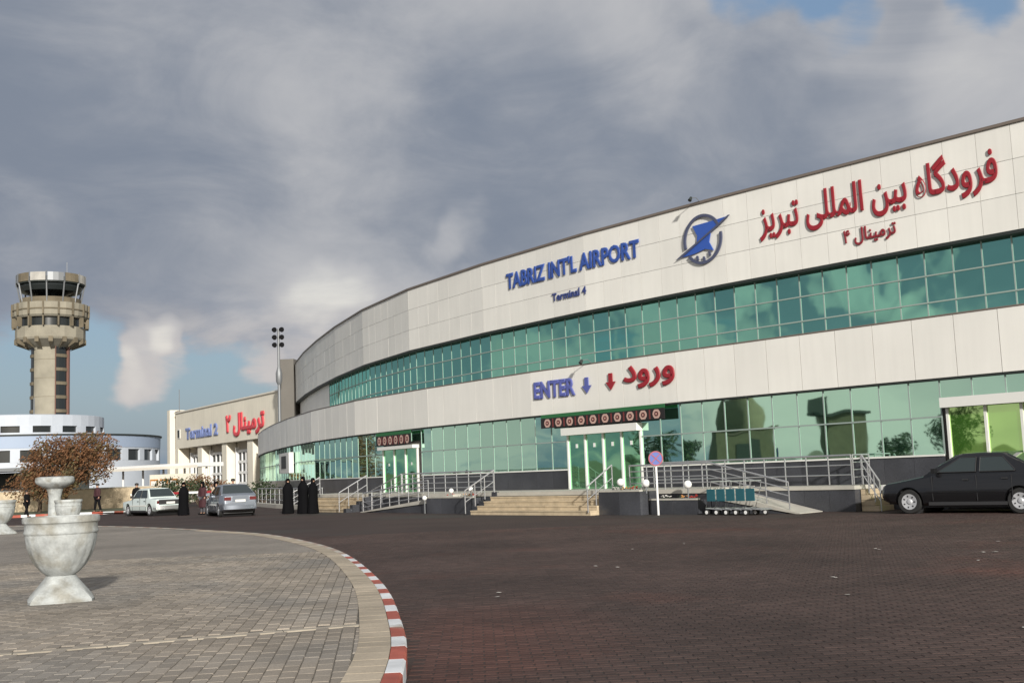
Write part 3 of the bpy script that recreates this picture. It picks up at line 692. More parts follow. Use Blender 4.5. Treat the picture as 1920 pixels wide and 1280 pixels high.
FLAB = ['white flowers behind the sign pole', 'red flowers just left of the sign pole', 'orange flowers under the globe lamp beside the stairs', 'white flowers nearest the right side of the wide stairs', 'red flowers at the right end of the low planter', 'orange flowers right of the globe in the low planter', 'white flowers left of the globe in the low planter',
    'red flowers nearest the left side of the wide stairs', 'orange flowers second from the stairs in the left planter', 'white flowers in the middle of the left planter', 'red flowers at the left end of the left planter']
for n_, (k, o, z) in enumerate([(7.25, 6.3, .70), (7.6, 6.35, .70), (8.05, 6.3, .70), (8.5, 6.4, .70), (5.2, 6.2, .4), (5.7, 6.2, .4), (6.4, 6.2, .4), (16.5, 6.2, .56), (17.0, 6.25, .56), (17.5, 6.2, .56), (18.1, 6.25, .56)]):
    p = FP(k, o, z); mm = (m_fw, m_fr, m_fo)[n_ % 3]
    side = 'right of the wide stairs' if k < 9 and z > .6 else ('in the low planter behind the carts' if k < 9 else 'left of the wide stairs')
    flowerclump(p.x, p.y, p.z, .17, mm, FLAB[n_])
# globe lamps
def globe(k, o, z, zb, label, r=.13):
    p = FP(k, o, zb); g = empty('globe_lamp', p, 0, label, 'lamp', 'white globe lamps'); H_ = z - zb
    MB().tube([(0, 0, 0), (0, 0, H_ - r * .8)], .022, 8).build('stem', m_steeld, g)
    MB().lathe([(.001, -r), (r * .5, -r * .87), (r * .87, -r * .5), (r, 0), (r * .87, r * .5), (r * .5, r * .87), (.001, r)], 18, (0, 0, H_)).build('globe', mat('opal globe', (.82, .82, .80), .25), g, True)
globe(8.3, 6.3, 1.05, .68, 'white globe lamp beside the wide stairs, left of the sign pole')
globe(7.0, 6.45, 1.0, .68, 'white globe lamp directly behind the sign pole')
globe(5.35, 6.3, .93, .4, 'white globe lamp in the lower planter, right of the sign pole')
globe(16.6, 6.3, .92, .56, 'white globe lamp nearest the left side of the wide stairs', .1)
globe(18.0, 6.3, .88, .56, 'white globe lamp in the middle of the left planter', .1)
globe(19.3, 6.75, .62, .0, 'lowest white globe lamp at the left end of the left planter', .1)
# railings
def railing(path, zfun, hh, nposts, label, rails=3, r=.024, group=None, endstub=0):
    """path: (k,o) pairs; zfun: base heights"""
    P = [FP(k, o, z) for (k, o), z in zip(path, zfun)]
    root = empty('railing', P[0], 0, label, 'railing', group); o0 = P[0]
    L = [0]
    for a, b in zip(P, P[1:]): L.append(L[-1] + (b - a).length)
    def at(s):
        for i in range(len(P) - 1):
            if s <= L[i + 1] + 1e-6: return P[i].lerp(P[i + 1], (s - L[i]) / (L[i + 1] - L[i]))
        return P[-1]
    for i in range(nposts):
        p = at(L[-1] * i / (nposts - 1)) - o0; MB().tube([p, p + Vector((0, 0, hh))], r * .9, 8).build('post', m_steel, root, True)
    for q in range(rails):
        z = hh * (1 - q / rails) if q else hh
        MB().tube([p - o0 + Vector((0, 0, z)) for p in P], r * (1.15 if q == 0 else .7), 8).build('top_rail' if q == 0 else 'rail', m_steel, root, True)
    return root
g_ = 'steel railings of the entrance ramps'
# right hand ramp and walkway
rw = empty('walkway', FP(4, 4, 0), 0, 'raised level walkway along the glass front right of the wide entrance', 'walkway')
fobj('slab', m_cap, strip(MB(), .35, 4.88, OL + .05, 4.62, FL - .14, FL - .03), rw)
for i in range(5): fobj('granite_slab', m_gran, strip(MB(), .37 + i * .9, .37 + (i + 1) * .9 - .008, OL + .05, 4.58, 0, FL - .14), rw)
rp = empty('ramp', FP(5, 5.2, 0), 0, 'sloping concrete ramp running down to the right from the wide entrance', 'ramp')
fobj('ramp_slab', m_cap, strip(MB(), 1.5, 4.85, 4.64, 5.82, -.02, .02, 0, FL - .32, FL - .05), rp)
fobj('ramp_side', m_gran, strip(MB(), 1.9, 4.84, 4.7, 5.78, -.02, -.01, 0, -.02, FL - .322), rp)
railing([(8.6, 5.9 - .35), (4.9, 5.74), (1.9, 5.74)], [FL, FL, .12], .80, 9, 'front steel railing sloping down beside the right hand ramp', 4, group=g_)
railing([(8.4, 4.55), (.45, 4.55)], [FL, FL], .86, 11, 'level steel railing along the raised walkway under the glass', 3, group=g_)
railing([(.42, 4.5), (.42, 3.6)], [FL, FL], .86, 3, 'short steel railing closing the right end of the walkway', 4, group=g_)
railing([(9.0, 6.0), (9.0, 7.2)], [FL, .1], .85, 4, 'steel handrail on the right side of the wide stairs', 2, group=g_)
railing([(15.6, 5.9), (15.6, 7.3)], [FL, .05], .85, 4, 'steel handrail on the left side of the wide stairs', 2, group=g_)
# end steps of the walkway
es = empty('side_steps', FP(0, 4, 0), 0, 'small tan stone steps at the right end of the walkway behind the black car', 'stairs')
for i in range(4): fobj('step_stone', m_tan, strip(MB(), -.25 + .14 * i, .34, OL + .06, 4.3, .16 * i, .16 * (i + 1) - .01), es)
railing([(.2, 4.36), (-.35, 4.36)], [FL, .0], .85, 4, 'short steel handrail on the small side steps behind the black car', 3, group=g_)
# left hand ramp
rl = empty('ramp', FP(21, 6.2, 0), 0, 'sloping concrete ramp running down to the left from the wide entrance', 'ramp')
fobj('ramp_slab', m_cap, strip(MB(), 17.5, 25.2, 5.88, 6.85 - .3, FL - .24, FL - .03, 0, -.02, .02), rl)
fobj('ramp_side', m_gran, strip(MB(), 17.6, 24.6, 5.9, 6.5, -.02, FL - .25, 0, -.02, -.01), rl)
railing([(19.4, 6.5), (25.0, 6.5)], [.5, .02], .82, 8, 'steel railing along the front of the left hand ramp', 4, group=g_)
railing([(15.9, 5.7), (22.8, 5.7)], [FL, FL], .84, 9, 'level steel railing along the landing left of the wide stairs', 4, group=g_)
railing([(22.8, 5.75), (25.6, 5.75)], [FL, .1], .84, 4, 'steel railing sloping down at the far end of the landing', 3, group=g_)
# far entrance landing and stairs
lf2 = empty('far_landing', FP(28, 4.6, 0), 0, 'raised landing in front of the narrow far entrance', 'landing')
fobj('slab', m_cap, strip(MB(), 24.2, 34, OL + .03, 5.6, FL - .14, FL), lf2); fobj('base', m_gran, strip(MB(), 24.2, 34, OL + .03, 5.55, 0, FL - .14), lf2)
stairs(26.2, 31.5, 5.61, 5, FL, 'tan stone stairs of the narrow far entrance behind the women', cheek_right=True)
railing([(26.0, 5.8), (26.0, 7.2)], [FL, .05], .85, 4, 'steel handrail on the right side of the far stairs', 2, group=g_)
railing([(31.6, 5.7), (31.6, 7.2)], [FL, .05], .85, 4, 'steel handrail on the left side of the far stairs', 3, group=g_)
railing([(31.8, 5.5), (48, 5.5)], [.1, .1], 1.0, 14, 'long low steel railing left of the far stairs', 3, group=g_)
pl = empty('low_wall', FP(40, 5.6, 0), 0, 'long low pale kerb wall left of the far stairs', 'wall')
fobj('cap', m_cap, strip(MB(), 31.7, 60, 5.3, 5.7, .0, .22), pl)
# ------------------------------------------------------------------ no stopping sign
sg = empty('no_stopping_sign', (4.41, 35.87, 0), 0, 'round blue no stopping sign with red ring on a white pole', 'road sign')
MB().tube([(0, 0, 0), (0, 0, 2.0)], .036, 10).build('pole', m_white, sg, True)
def disc(r0, r1, y, m, nm, n=28):
    mb = MB(); b = []
    for k in range(n):
        a = 2 * pi * k / n; b += [(r1 * cos(a), y, r1 * sin(a)), (r0 * cos(a), y, r0 * sin(a)), (r1 * cos(a), y + .006, r1 * sin(a)), (r0 * cos(a), y + .006, r0 * sin(a))]
    fs = []
    for k in range(n):
        i, j = 4 * k, 4 * ((k + 1) % n); fs += [(i, i + 1, j + 1, j), (i, j, j + 2, i + 2), (i + 1, i + 3, j + 3, j + 1)]
    mb.poly(b, fs); o = mb.build(nm, m, sg); o.location = (0, -.06, 1.78); return o
m_sb = mat('sign blue', (.06, .10, .36), .4); m_sr = mat('sign red', (.30, .04, .07), .4)
mb = MB().tube([(0, .0, 0), (0, .012, 0)], .225, 28); pb = mb.build('plate', m_sb, sg); pb.location = (0, -.062, 1.78)
disc(.195, .235, -.008, m_sr, 'ring')
for a in ((radians(45)), (radians(-45))):
    o = MB().box((0, 0, 0), (.36, .006, .03)).build('cross_bar', m_sr, sg); o.location = (0, -.068 - (.002 if a > 0 else 0), 1.78); o.rotation_euler = (0, a, 0)
# ------------------------------------------------------------------ luggage carts
m_teal = mat('teal panel', (.02, .10, .125), .5); m_frame = mat('cart frame', (.55, .56, .56), .35, .7)
def cart(loc, rz, label):
    r = empty('luggage_cart', loc, rz, label, 'luggage cart', 'nested luggage carts')
    MB().box((0, -.29, .60), (.30, .03, .36)).build('side_panel', m_teal, r)
    f = MB(); 
    for y in (-.27, .27):
        f.tube([(.35, y, .16), (-.25, y, .2), (-.02, y, .8), (.0, y, 1.0)], .016, 6); 
    f.tube([(.0, -.27, 1.0), (.0, .27, 1.0)], .018, 6); f.tube([(.35, -.27, .16), (.35, .27, .16)], .016, 6); f.tube([(-.25, -.27, .2), (-.25, .27, .2)], .016, 6); f.tube([(0, -.27, .45), (0, .27, .45)], .014, 6)
    f.build('frame', m_frame, r, True); MB().box((.05, 0, .19), (.56, .5, .02)).build('tray', m_frame, r)
    for x, y in ((-.2, -.27), (-.2, .27), (.3, 0)):
        w = MB().tube([(x, y - .025, .085), (x, y + .025, .085)], .085, 14).build('wheel', m_rubber, r, True)
        MB().tube([(x, y - .03, .085), (x, y + .03, .085)], .055, 12).build('hub', m_white, w, True)
    return r
for i in range(5):
    t = i / 4; pc = FP(4.15 - 1.5 * t, 6.35); cart((pc.x, pc.y, 0), FRZ(4), ('leftmost of the five nested teal luggage carts', 'second nested teal luggage cart from the left', 'middle one of the five nested teal luggage carts', 'second nested teal luggage cart from the right', 'rightmost of the five nested teal luggage carts, nearest the ramp foot')[i])

# ================================================================== SECOND TERMINAL (behind, left)
def hor(x): return 640 + FPX * math.tan(PITCH) / cos(ROLL) - (x - 960) * math.tan(ROLL)
A3 = Vector((-37.9, 125.4)); B3 = Vector((-20.6, 99.0)); D3 = (B3 - A3); L3 = D3.length; e3 = D3 / L3; n3 = Vector((e3.y, -e3.x)); RZ3 = atan2(e3.y, e3.x)
if n3.y > 0: n3 = -n3
t3 = empty('second_terminal', (A3.x, A3.y, 0), RZ3, 'cream second terminal with tall white lattice gates beyond the parked cars', 'building')
m_cream = mat('cream wall', (.80, .75, .63), .75, 0, var=.05, vscale=.5, streak=.05)
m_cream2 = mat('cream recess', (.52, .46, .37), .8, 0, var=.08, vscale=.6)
m_brown = mat('brown strip', (.13, .10, .075), .8)
yin = 1 if (Matrix.Rotation(RZ3, 3, 'Z') @ Vector((0, 1, 0))).y > 0 else -1
def b3(name, m, x0, x1, y0, y1, z0, z1, parent=None): return MB().box(((x0 + x1) / 2, (y0 + y1) / 2 * yin, (z0 + z1) / 2), (x1 - x0, abs(y1 - y0), z1 - z0)).build(name, m, parent or t3)
b3('wall', m_cream, 0, L3, 0, 14, 5.5, 9.4); b3('coping', m_panel2, -.1, L3, -.12, 14, 9.4, 9.55)
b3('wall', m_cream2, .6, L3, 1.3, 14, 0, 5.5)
b3('pier', m_cream, -2.2, -1.2, -.3, 13, 0, 9.9); b3('strip', m_brown, -1.2, -.02, .3, 13, 0, 9.75); b3('pier', m_cream, 0, 1.0, -.02, 1.2, 0, 5.5)
w0 = b3('window', m_aluw, .9, 1.75, -.06, 0, 6.6, 7.6); w0.name = 'window'
o = MB().box((1.32, -.08 * yin, 7.1), (.62, .04, .8)).build('pane', m_soff, w0)
fr = [(2.6, 6.6), (9.2, 14.2), (17.2, 21.6), (24.5, 27.8)]
for a, b in fr:
    g = b3('lattice_gate', m_soff, a, b, 1.2, 1.3, 0, 4.7)
    for q in range(5):
        x = a + (b - a) * q / 4; MB().box((x, 1.12 * yin, 2.35), (.22, .12, 4.7)).build('gate_bar', m_white, g)
    for q in range(5): MB().box(((a + b) / 2, 1.12 * yin, .4 + q * 1.05), (b - a, .10, .26)).build('gate_bar', m_white, g)
    b3('gate_frame', m_white, a - .35, a - .05, .9, 1.3, 0, 5.0); b3('gate_frame', m_white, b + .05, b + .35, .9, 1.3, 0, 5.0)
for a, b in ((7.2, 8.6), (15.0, 16.4), (22.3, 23.8)): b3('column', m_cream, a, b, .2, 1.2, 0, 5.5)
MB().tube([(-.6, .6 * yin, 9.7), (-.6, .6 * yin, 12.2)], .04, 6).build('aerial', m_steeld, t3)
RM3 = Matrix.Rotation(RZ3, 3, 'Z')
def map3(x0, x1):
    def f(t, z, e): return Vector((A3.x, A3.y, 0)) + RM3 @ Vector((x0 + (x1 - x0) * t, -yin * (e + .01), z))
    return f
sign('terminal_sign', "Terminal 2", m_bblue, 0, 0, 6.35, 7.6, 0, 'blue English sign on the cream second terminal', bevel=.04, mapper=map3(3.9, 14.6), depth=.12)
sign('persian_terminal_sign', shape("ترمینال ۲"), m_brred, 0, 0, 5.9, 8.2, 0, 'bright red Persian sign on the cream second terminal', bevel=.05, mapper=map3(17.0, 27.6), depth=.12)
# canopy in front of it
cn = empty('canopy', (-31.3, 103, 0), radians(-35), 'long white flat canopy standing in front of the cream second terminal', 'canopy')
MB().box((-1.5, 0, 3.25), (13, 3, .35)).build('canopy_roof', m_white, cn); MB().box((-1.5, -1.5, 3.1), (13.1, .08, .25)).build('fascia', m_panel2, cn)
for x in (-7.5, -4.5, -1.5, 1.5, 4.5): MB().tube([(x, 0, 0), (x, 0, 3.1)], .1, 8).build('post', m_white, cn)
kx = empty('kiosk', (-30.5, 100, 0), radians(-30), 'small cream kiosk with orange framed windows under the canopy', 'kiosk')
MB().box((0, 0, 1.25), (3.6, 2, 2.5)).build('wall', m_cream, kx)
for x in (-1.2, 0, 1.2):
    f = MB().box((x, -1.03, 1.4), (.95, .06, 1.4)).build('window', mat('orange frame', (.5, .22, .06), .6), kx); MB().box((x, -1.07, 1.4), (.7, .04, 1.1)).build('pane', m_panel, f)

# ================================================================== FLOODLIGHT MAST
ms = empty('floodlight_mast', (-19.9, 95.0, 0), 0, 'tall mast with six dark floodlights rising behind the curved front', 'floodlight mast')
MB().tube([(0, 0, 0), (0, 0, 9), (0, 0, 14.4)], [.17, .13, .09], 10).build('pole', m_steeld, ms, True)
MB().lathe([(.12, 9.6), (.26, 9.9), (.28, 10.6), (.11, 11.2)], 12).build('collar', m_steeld, ms, True)
for z in (13.0, 13.65, 14.3):
    MB().tube([(-.5, 0, z), (.5, 0, z)], .03, 6).build('cross_arm', m_steeld, ms)
    for x in (-.31, .31):
        l_ = MB().lathe([(.0, -.15), (.17, -.13), (.22, .08), (.0, .12)], 14).build('floodlight', m_dark, ms, True); l_.location = (x, -.15, z); l_.rotation_euler = (radians(70), 0, 0)

# ================================================================== CONTROL TOWER
TX, TY = -72.5, 175
ct = empty('control_tower', (TX, TY, 0), 0, 'concrete airport control tower with a ribbed round cab on a tall shaft', 'control tower')
m_tc = mat('tower concrete', (.27, .248, .195), .85, 0, var=.16, vscale=.5)
m_tc2 = mat('tower stained concrete', (.15, .125, .085), .85, 0, var=.22, vscale=.6)
m_tdark = mat('tower dark glazing', (.02, .024, .025), .2)
m_tbr = mat('tower red brown', (.17, .085, .065), .8)
MB().lathe([(2.75, 0), (2.75, 24.4)], 40).build('shaft', m_tc, ct, True)
def arcbox(nm, m, r0, r1, a0, a1, z0, z1, n=4, parent=None):
    mb = MB(); vs = []
    for k in range(n + 1):
        a = a0 + (a1 - a0) * k / n
        for r in (r0, r1): vs += [(r * cos(a), r * sin(a), z0), (r * cos(a), r * sin(a), z1)]
    fs = [(0, 1, 3, 2), tuple(4 * n + i for i in (0, 2, 3, 1))]
    for k in range(n):
        b = 4 * k; fs += [(b + 2, b + 3, b + 7, b + 6), (b, b + 4, b + 5, b + 1), (b + 1, b + 5, b + 7, b + 3), (b, b + 2, b + 6, b + 4)]
    return mb.poly(vs, fs).build(nm, m, parent or ct)
view = atan2(-TY, -TX)     # direction from tower to camera
for side, w in ((.62, .34), (-1.22, .2)):
    arcbox('stair_strip', m_tdark, 2.7, 2.85, view + side - w, view + side + w, 10, 24)
    for q in range(6): arcbox('spandrel', m_tc2, 2.72, 2.98, view + side - w, view + side + w, 11.2 + q * 2.15, 11.7 + q * 2.15)
arcbox('edge_fin', m_tbr, 2.7, 3.15, view + .98, view + 1.12, 8, 24.2); arcbox('edge_fin', m_tbr, 2.7, 3.0, view + .24, view + .27, 8, 24.2)
for q in range(5): MB().lathe([(2.765, 10 + q * 2.9), (2.765, 10.05 + q * 2.9)], 40).build('shaft_joint', m_tc2, ct)
MB().lathe([(2.74, 23.5), (3.6, 23.9), (5.0, 24.6), (5.15, 24.9), (5.15, 26.6), (4.6, 26.6)], 16).build('lower_gallery', m_tc, ct)
for q in range(16):
    a = 2 * pi * q / 16; MB().poly([(3.0 * cos(a), 3.0 * sin(a), 23.2), (5.0 * cos(a), 5.0 * sin(a), 24.2)] + [(5.25 * cos(a + d), 5.25 * sin(a + d), z) for z in (24.1, 24.9) for d in (-.06, .06)], [(0, 2, 3), (0, 1, 2), (2, 4, 5, 3), (0, 3, 5), (0, 4, 2)]).build('corbel', m_tc2, ct)
MB().lathe([(4.7, 26.5), (4.7, 28.1)], 32).build('window_band', m_tdark, ct, True)
MB().lathe([(4.6, 28.0), (5.3, 28.0), (5.6, 28.3), (5.7, 30.2), (5.4, 30.3), (4.2, 30.3)], 16).build('upper_gallery', m_tc, ct)
MB().lathe([(5.62, 29.05), (5.78, 29.1), (5.80, 29.25), (5.64, 29.3)], 16).build('gallery_band', m_tc2, ct)
for q in range(16):
    a = 2 * pi * (q + .5) / 16; MB().box((5.35 * cos(a), 5.35 * sin(a), 27.3), (.75, .2, 1.5), a).build('rib', m_tc2, ct)
    MB().box((5.70 * cos(a), 5.70 * sin(a), 29.25), (.24, .22, 1.9), a).build('rib', m_tc2, ct)
n = 12
for q in range(n):
    a = 2 * pi * (q + .5) / n; MB().tube([(4.35 * cos(a), 4.35 * sin(a), 30.2), (5.0 * cos(a), 5.0 * sin(a), 33.5)], .12, 6).build('cab_post', m_steeld, ct)
MB().lathe([(1.4, 30.3), (1.5, 31.4), (4.4, 32.3), (4.75, 33.0), (4.6, 33.4)], 24).build('cab_blind', m_tdark, ct, True)
for q in range(n):
    a = 2 * pi * q / n; a0_, a1_ = a - pi / n + .03, a + pi / n - .03
    arcbox('roof_panel', (m_conc, m_steeld, m_tc2)[q % 3], 4.9, 5.12, a0_, a1_, 33.6, 34.9, 3)
MB().lathe([(0, 33.5), (5.0, 33.4), (5.05, 33.6), (5.0, 33.62), (4.95, 34.3), (0, 34.4)], 24).build('cab_roof', m_soff, ct)
for q in range(n):
    a = 2 * pi * (q + .5) / n; MB().tube([(5.16 * cos(a), 5.16 * sin(a), 33.3), (5.16 * cos(a), 5.16 * sin(a), 35.1)], .06, 6).build('roof_post', m_steeld, ct)
MB().tube([(2.5, 0, 34.2), (2.5, 0, 37.2)], .05, 5).build('aerial', m_steeld, ct); MB().lathe([(4.4, 30.3), (4.5, 30.32), (4.5, 31.2), (4.4, 31.2)], 24).build('cab_sill', m_tc2, ct)
# round base building of the tower
db = empty('round_building', (-72, 163, 0), 0, 'white two tiered round building at the foot of the control tower', 'building')
m_dw = mat('drum white', (.47, .51, .57), .55, 0, var=.04, vscale=.5); m_db = mat('drum blue band', (.30, .37, .49), .5)
MB().lathe([(19.5, 0), (19.5, 5.2)], 64).build('wall', m_dw, db, True); MB().lathe([(19.5, 6.75), (19.5, 7.0), (0, 7.02)], 64).build('wall', m_dw, db)
MB().lathe([(19.55, 7.0), (19.6, 8.6)], 64).build('blue_band', m_db, db, True); MB().lathe([(19.6, 8.6), (19.8, 8.62), (19.8, 8.8), (0, 8.9)], 64).build('roof', m_soff, db)
MB().lathe([(19.2, 5.2), (19.2, 6.75)], 64).build('glazing', m_tdark, db, True)
for q in range(32):
    a = view + 2 * pi * q / 32; wd = .030
    arcbox('window_pier', m_dw, 19.15, 19.52, a - wd, a + wd, 5.2, 6.75, 2, db)
MB().lathe([(11.6, 8.9), (11.6, 9.4)], 48).build('upper_wall', m_dw, db, True); MB().lathe([(11.6, 10.3), (11.6, 11.8), (11.3, 11.9), (0, 12.0)], 48).build('upper_wall', m_dw, db)
MB().lathe([(11.3, 9.4), (11.3, 10.3)], 48).build('upper_glazing', m_tdark, db, True)
for q in range(18):
    a = view + .1 + 2 * pi * q / 18; arcbox('window_pier', m_dw, 11.2, 11.61, a - .07, a + .07, 9.4, 10.3, 3, db)
MB().box((3, -2, 13.2), (.12, .12, 3)).build('aerial', m_steeld, db)
# far low structures at the left edge
fw_ = empty('yard_wall', (-31, 79, 0), radians(8), 'low tan wall beyond the road at the left', 'wall')
MB().box((0, 0, .75), (14, .25, 1.5)).build('wall', m_tan, fw_); MB().box((0, 0, 1.53), (14.1, .35, .06)).build('coping', m_cap, fw_)
sh = empty('dark_shelter', (-43, 100, 0), 0, 'dark low shelter behind the tan wall at the left edge', 'shelter')
MB().box((0, 0, 3.4), (9, 5, .3)).build('roof', m_steeld, sh); MB().box((0, 2, 1.6), (8.6, .2, 3.2)).build('back_wall', m_soff, sh)
for x in (-4, 0, 4): MB().tube([(x, -2, 0), (x, -2, 3.3)], .1, 6).build('post', m_steeld, sh)
bb = empty('barrier', (-22.5, 75, 0), radians(-12), 'red and white striped barrier beyond the white sedan', 'barrier')
for i in range(7): MB().box((-3 + i, 0, 1.0), (.99, .08, .14)).build('bar', m_red if i % 2 else m_white, bb)
for x in (-3.2, 3.2): MB().box((x, 0, .5), (.14, .14, 1.0)).build('post', m_white, bb)
sheet('grass_verge', [(-60, 61.8), (-25.5, 66.9), (-21.2, 64.6), (-20.4, 66.5), (-24, 74), (-30, 90), (-60, 100)], .10, mat('dry grass', (.085, .095, .05), .95, 0, var=.3, vscale=1.2))
fkp = spline([(-75, 57), (-60, 61.5), (-45, 63.8), (-34, 65.6), (-25.4, 66.7), (-22, 65.6), (-20.3, 66.8), (-22, 73), (-26, 82), (-30, 92)], .8)
fk = tag(empty('far_kerb'), kind='structure')
for i in range(len(fkp) - 1):
    a, b = fkp[i], fkp[i + 1]; c = (a + b) / 2
    if not inview(c, .1, 100): continue
    MB().box((c.x, c.y, .07), ((b - a).length - .01, .2, .16), atan2((b - a).y, (b - a).x)).build('kerb_stone', m_kw if i % 2 else m_kr, fk)

# ================================================================== TREES
def foliage(mb, blobs, n, size, zmin=0):
    tot = sum(b[3] ** 2 for b in blobs)
    for (cx, cy, cz, r, fl) in blobs:
        m_ = int(n * r * r / tot)
        for _ in range(m_):
            v = Vector((random.gauss(0, 1), random.gauss(0, 1), random.gauss(0, 1))).normalized() * r * random.uniform(.35, 1.05) ** .6
            p = Vector((cx, cy, cz)) + Vector((v.x, v.y, v.z * fl))
            if p.z < zmin: continue
            a = Vector((random.gauss(0, 1), random.gauss(0, 1), random.gauss(0, 1))).normalized(); b = a.orthogonal().normalized(); c = a.cross(b); s_ = size * random.uniform(.6, 1.4)
            mb.poly([p - b * s_, p + c * s_ * .5, p + b * s_, p - c * s_ * .5], [(0, 1, 2, 3)])
def tree(x, y, h, w, m, n, size, label, trunkh=.25, seed=1, cat='tree', group=None, fl=.8, nb=14):
    random.seed(seed); r = empty('tree', (x, y, 0), 0, label, cat, group)
    tb = MB(); tb.tube([(0, 0, -.02), (.05, 0, h * trunkh), (.0, .05, h * .6)], [w * .035, w * .028, w * .012], 8)
    blobs = []
    for i in range(nb):
        a = 2.4 * i + random.random(); d = w * .5 * random.uniform(.15, .72); z = h * random.uniform(trunkh + .12, .86) ; rr = w * random.uniform(.14, .26)
        z = min(z, h - rr * fl); blobs.append((d * cos(a), d * sin(a), z, rr, fl))
        tb.tube([(.03, 0, h * trunkh * random.uniform(.7, 1.3)), (d * .5 * cos(a), d * .5 * sin(a), (h * trunkh + z) / 2), (d * cos(a), d * sin(a), z)], [w * .016, w * .011, w * .004], 5)
    mb = MB(); foliage(mb, blobs, n, size)
    tb.build('trunk', m_bark, r, True); mb.build('crown', m, r)
    return r
m_bark = mat('bark', (.09, .065, .045), .9, 0, var=.2, vscale=5)
m_aut = mat('russet leaves', (.15, .068, .028), .8, 0, var=.35, vscale=1.3, col2=(.10, .085, .035), c2=(.5, .62))
m_grn = mat('dark leaves', (.035, .055, .022), .8, 0, var=.35, vscale=1.2)
tree(-28.9, 72, 5.15, 7.0, m_aut, 13000, .085, 'round russet autumn tree in front of the round white building', .22, 3, fl=.75, nb=18)
tree(-31.3, 74, 3.6, 4.6, m_aut, 3500, .08, 'smaller dark russet tree touching the left side of the round autumn tree', .2, 5, fl=.8, nb=10)
def bush(x, y, h, w, m, n, size, label, seed):
    random.seed(seed); r = empty('bush', (x, y, 0), 0, label, 'bush', 'bare brown shrubs by the second terminal'); blobs = [(random.uniform(-.3, .3) * w, random.uniform(-.2, .2) * w, h * random.uniform(.4, .7), w * random.uniform(.18, .3), .9) for _ in range(8)]
    mb = MB(); foliage(mb, blobs, n, size); mb.build('foliage', m, r); st = MB()
    for i in range(6): a = random.random() * 6.28; st.tube([(0, 0, 0), (w * .3 * cos(a), w * .3 * sin(a), h * .6)], .03, 4)
    st.build('stem', m_bark, r)
for i, (x, y, h, w) in enumerate([(-22.6, 80, 1.9, 3.0), (-19.5, 76, 1.6, 3.2), (-24.2, 78, 2.3, 2.4), (-28, 96, 2.6, 4), (-17.2, 76.5, 1.7, 2.6), (-24.4, 88, 2.6, 3.4)]):
    bush(x, y, h, w, m_aut if i % 2 else m_grn, 700, .09, ['dark shrub behind the white sedan', 'brown shrub behind the people between the cars', 'dark shrub beyond the barrier end', 'russet shrub under the white canopy', 'dark shrub behind the silver sedan', 'russet shrub in front of the lattice gates'][i], 20 + i)
# trees and a domed gatehouse left of the view: mirrored in the glass front
sp_ = [(-40.5, 37.6, 3.9, 3.2, 'small dark tree beside the domed gatehouse, left of the view'), (-44, 42.5, 4.6, 4, 'dark tree mirrored in the panes right of the wide entrance'), (-40, 21.5, 3.8, 4, 'low dark tree beside the square booth, left of the view'), (-46, 15, 5, 5, 'dark tree mirrored in the glass behind the black car'), (-60, 60, 6, 6, 'dark tree at the far left, mirrored beside the narrow entrance')]
for i, (x, y, h, w, lb_) in enumerate(sp_): tree(x, y, h, w, m_grn, 2200, .13, lb_, .2, 40 + i, group='dark trees mirrored in the glass front')
gh = empty('domed_gatehouse', (-52, 31.8, 0), radians(82), 'domed brick gatehouse left of the forecourt, mirrored in the glass front', 'gatehouse')
m_brick = mat('olive brick', (.13, .115, .07), .85, 0, var=.15, vscale=2)
MB().box((0, 0, 2.0), (5.0, 3.6, 4.0)).build('wall', m_brick, gh)
MB().lathe([(1.9, 4.0), (1.85, 5.0), (1.6, 6.2), (1.1, 7.1), (.5, 7.6), (0, 7.75)], 24).build('dome', m_brick, gh, True)
MB().box((0, -1.82, 1.5), (1.8, .08, 3.0)).build('door', m_soff, gh); MB().box((0, 0, 4.08), (5.3, 3.9, .16)).build('cornice', m_brown, gh)
sb = empty('signal_booth', (-41, 25.5, 0), radians(85), 'square dark booth with a flat sign left of the forecourt, mirrored in the glass front', 'booth')
MB().box((0, 0, 2.3), (3.0, 3.0, 4.6)).build('wall', m_brick, sb); MB().box((0, 0, 4.7), (4.2, 3.6, .2)).build('roof', m_soff, sb); MB().box((1.9, -.4, 5.2), (1.3, .2, 1.4)).build('board', m_soff, sb)

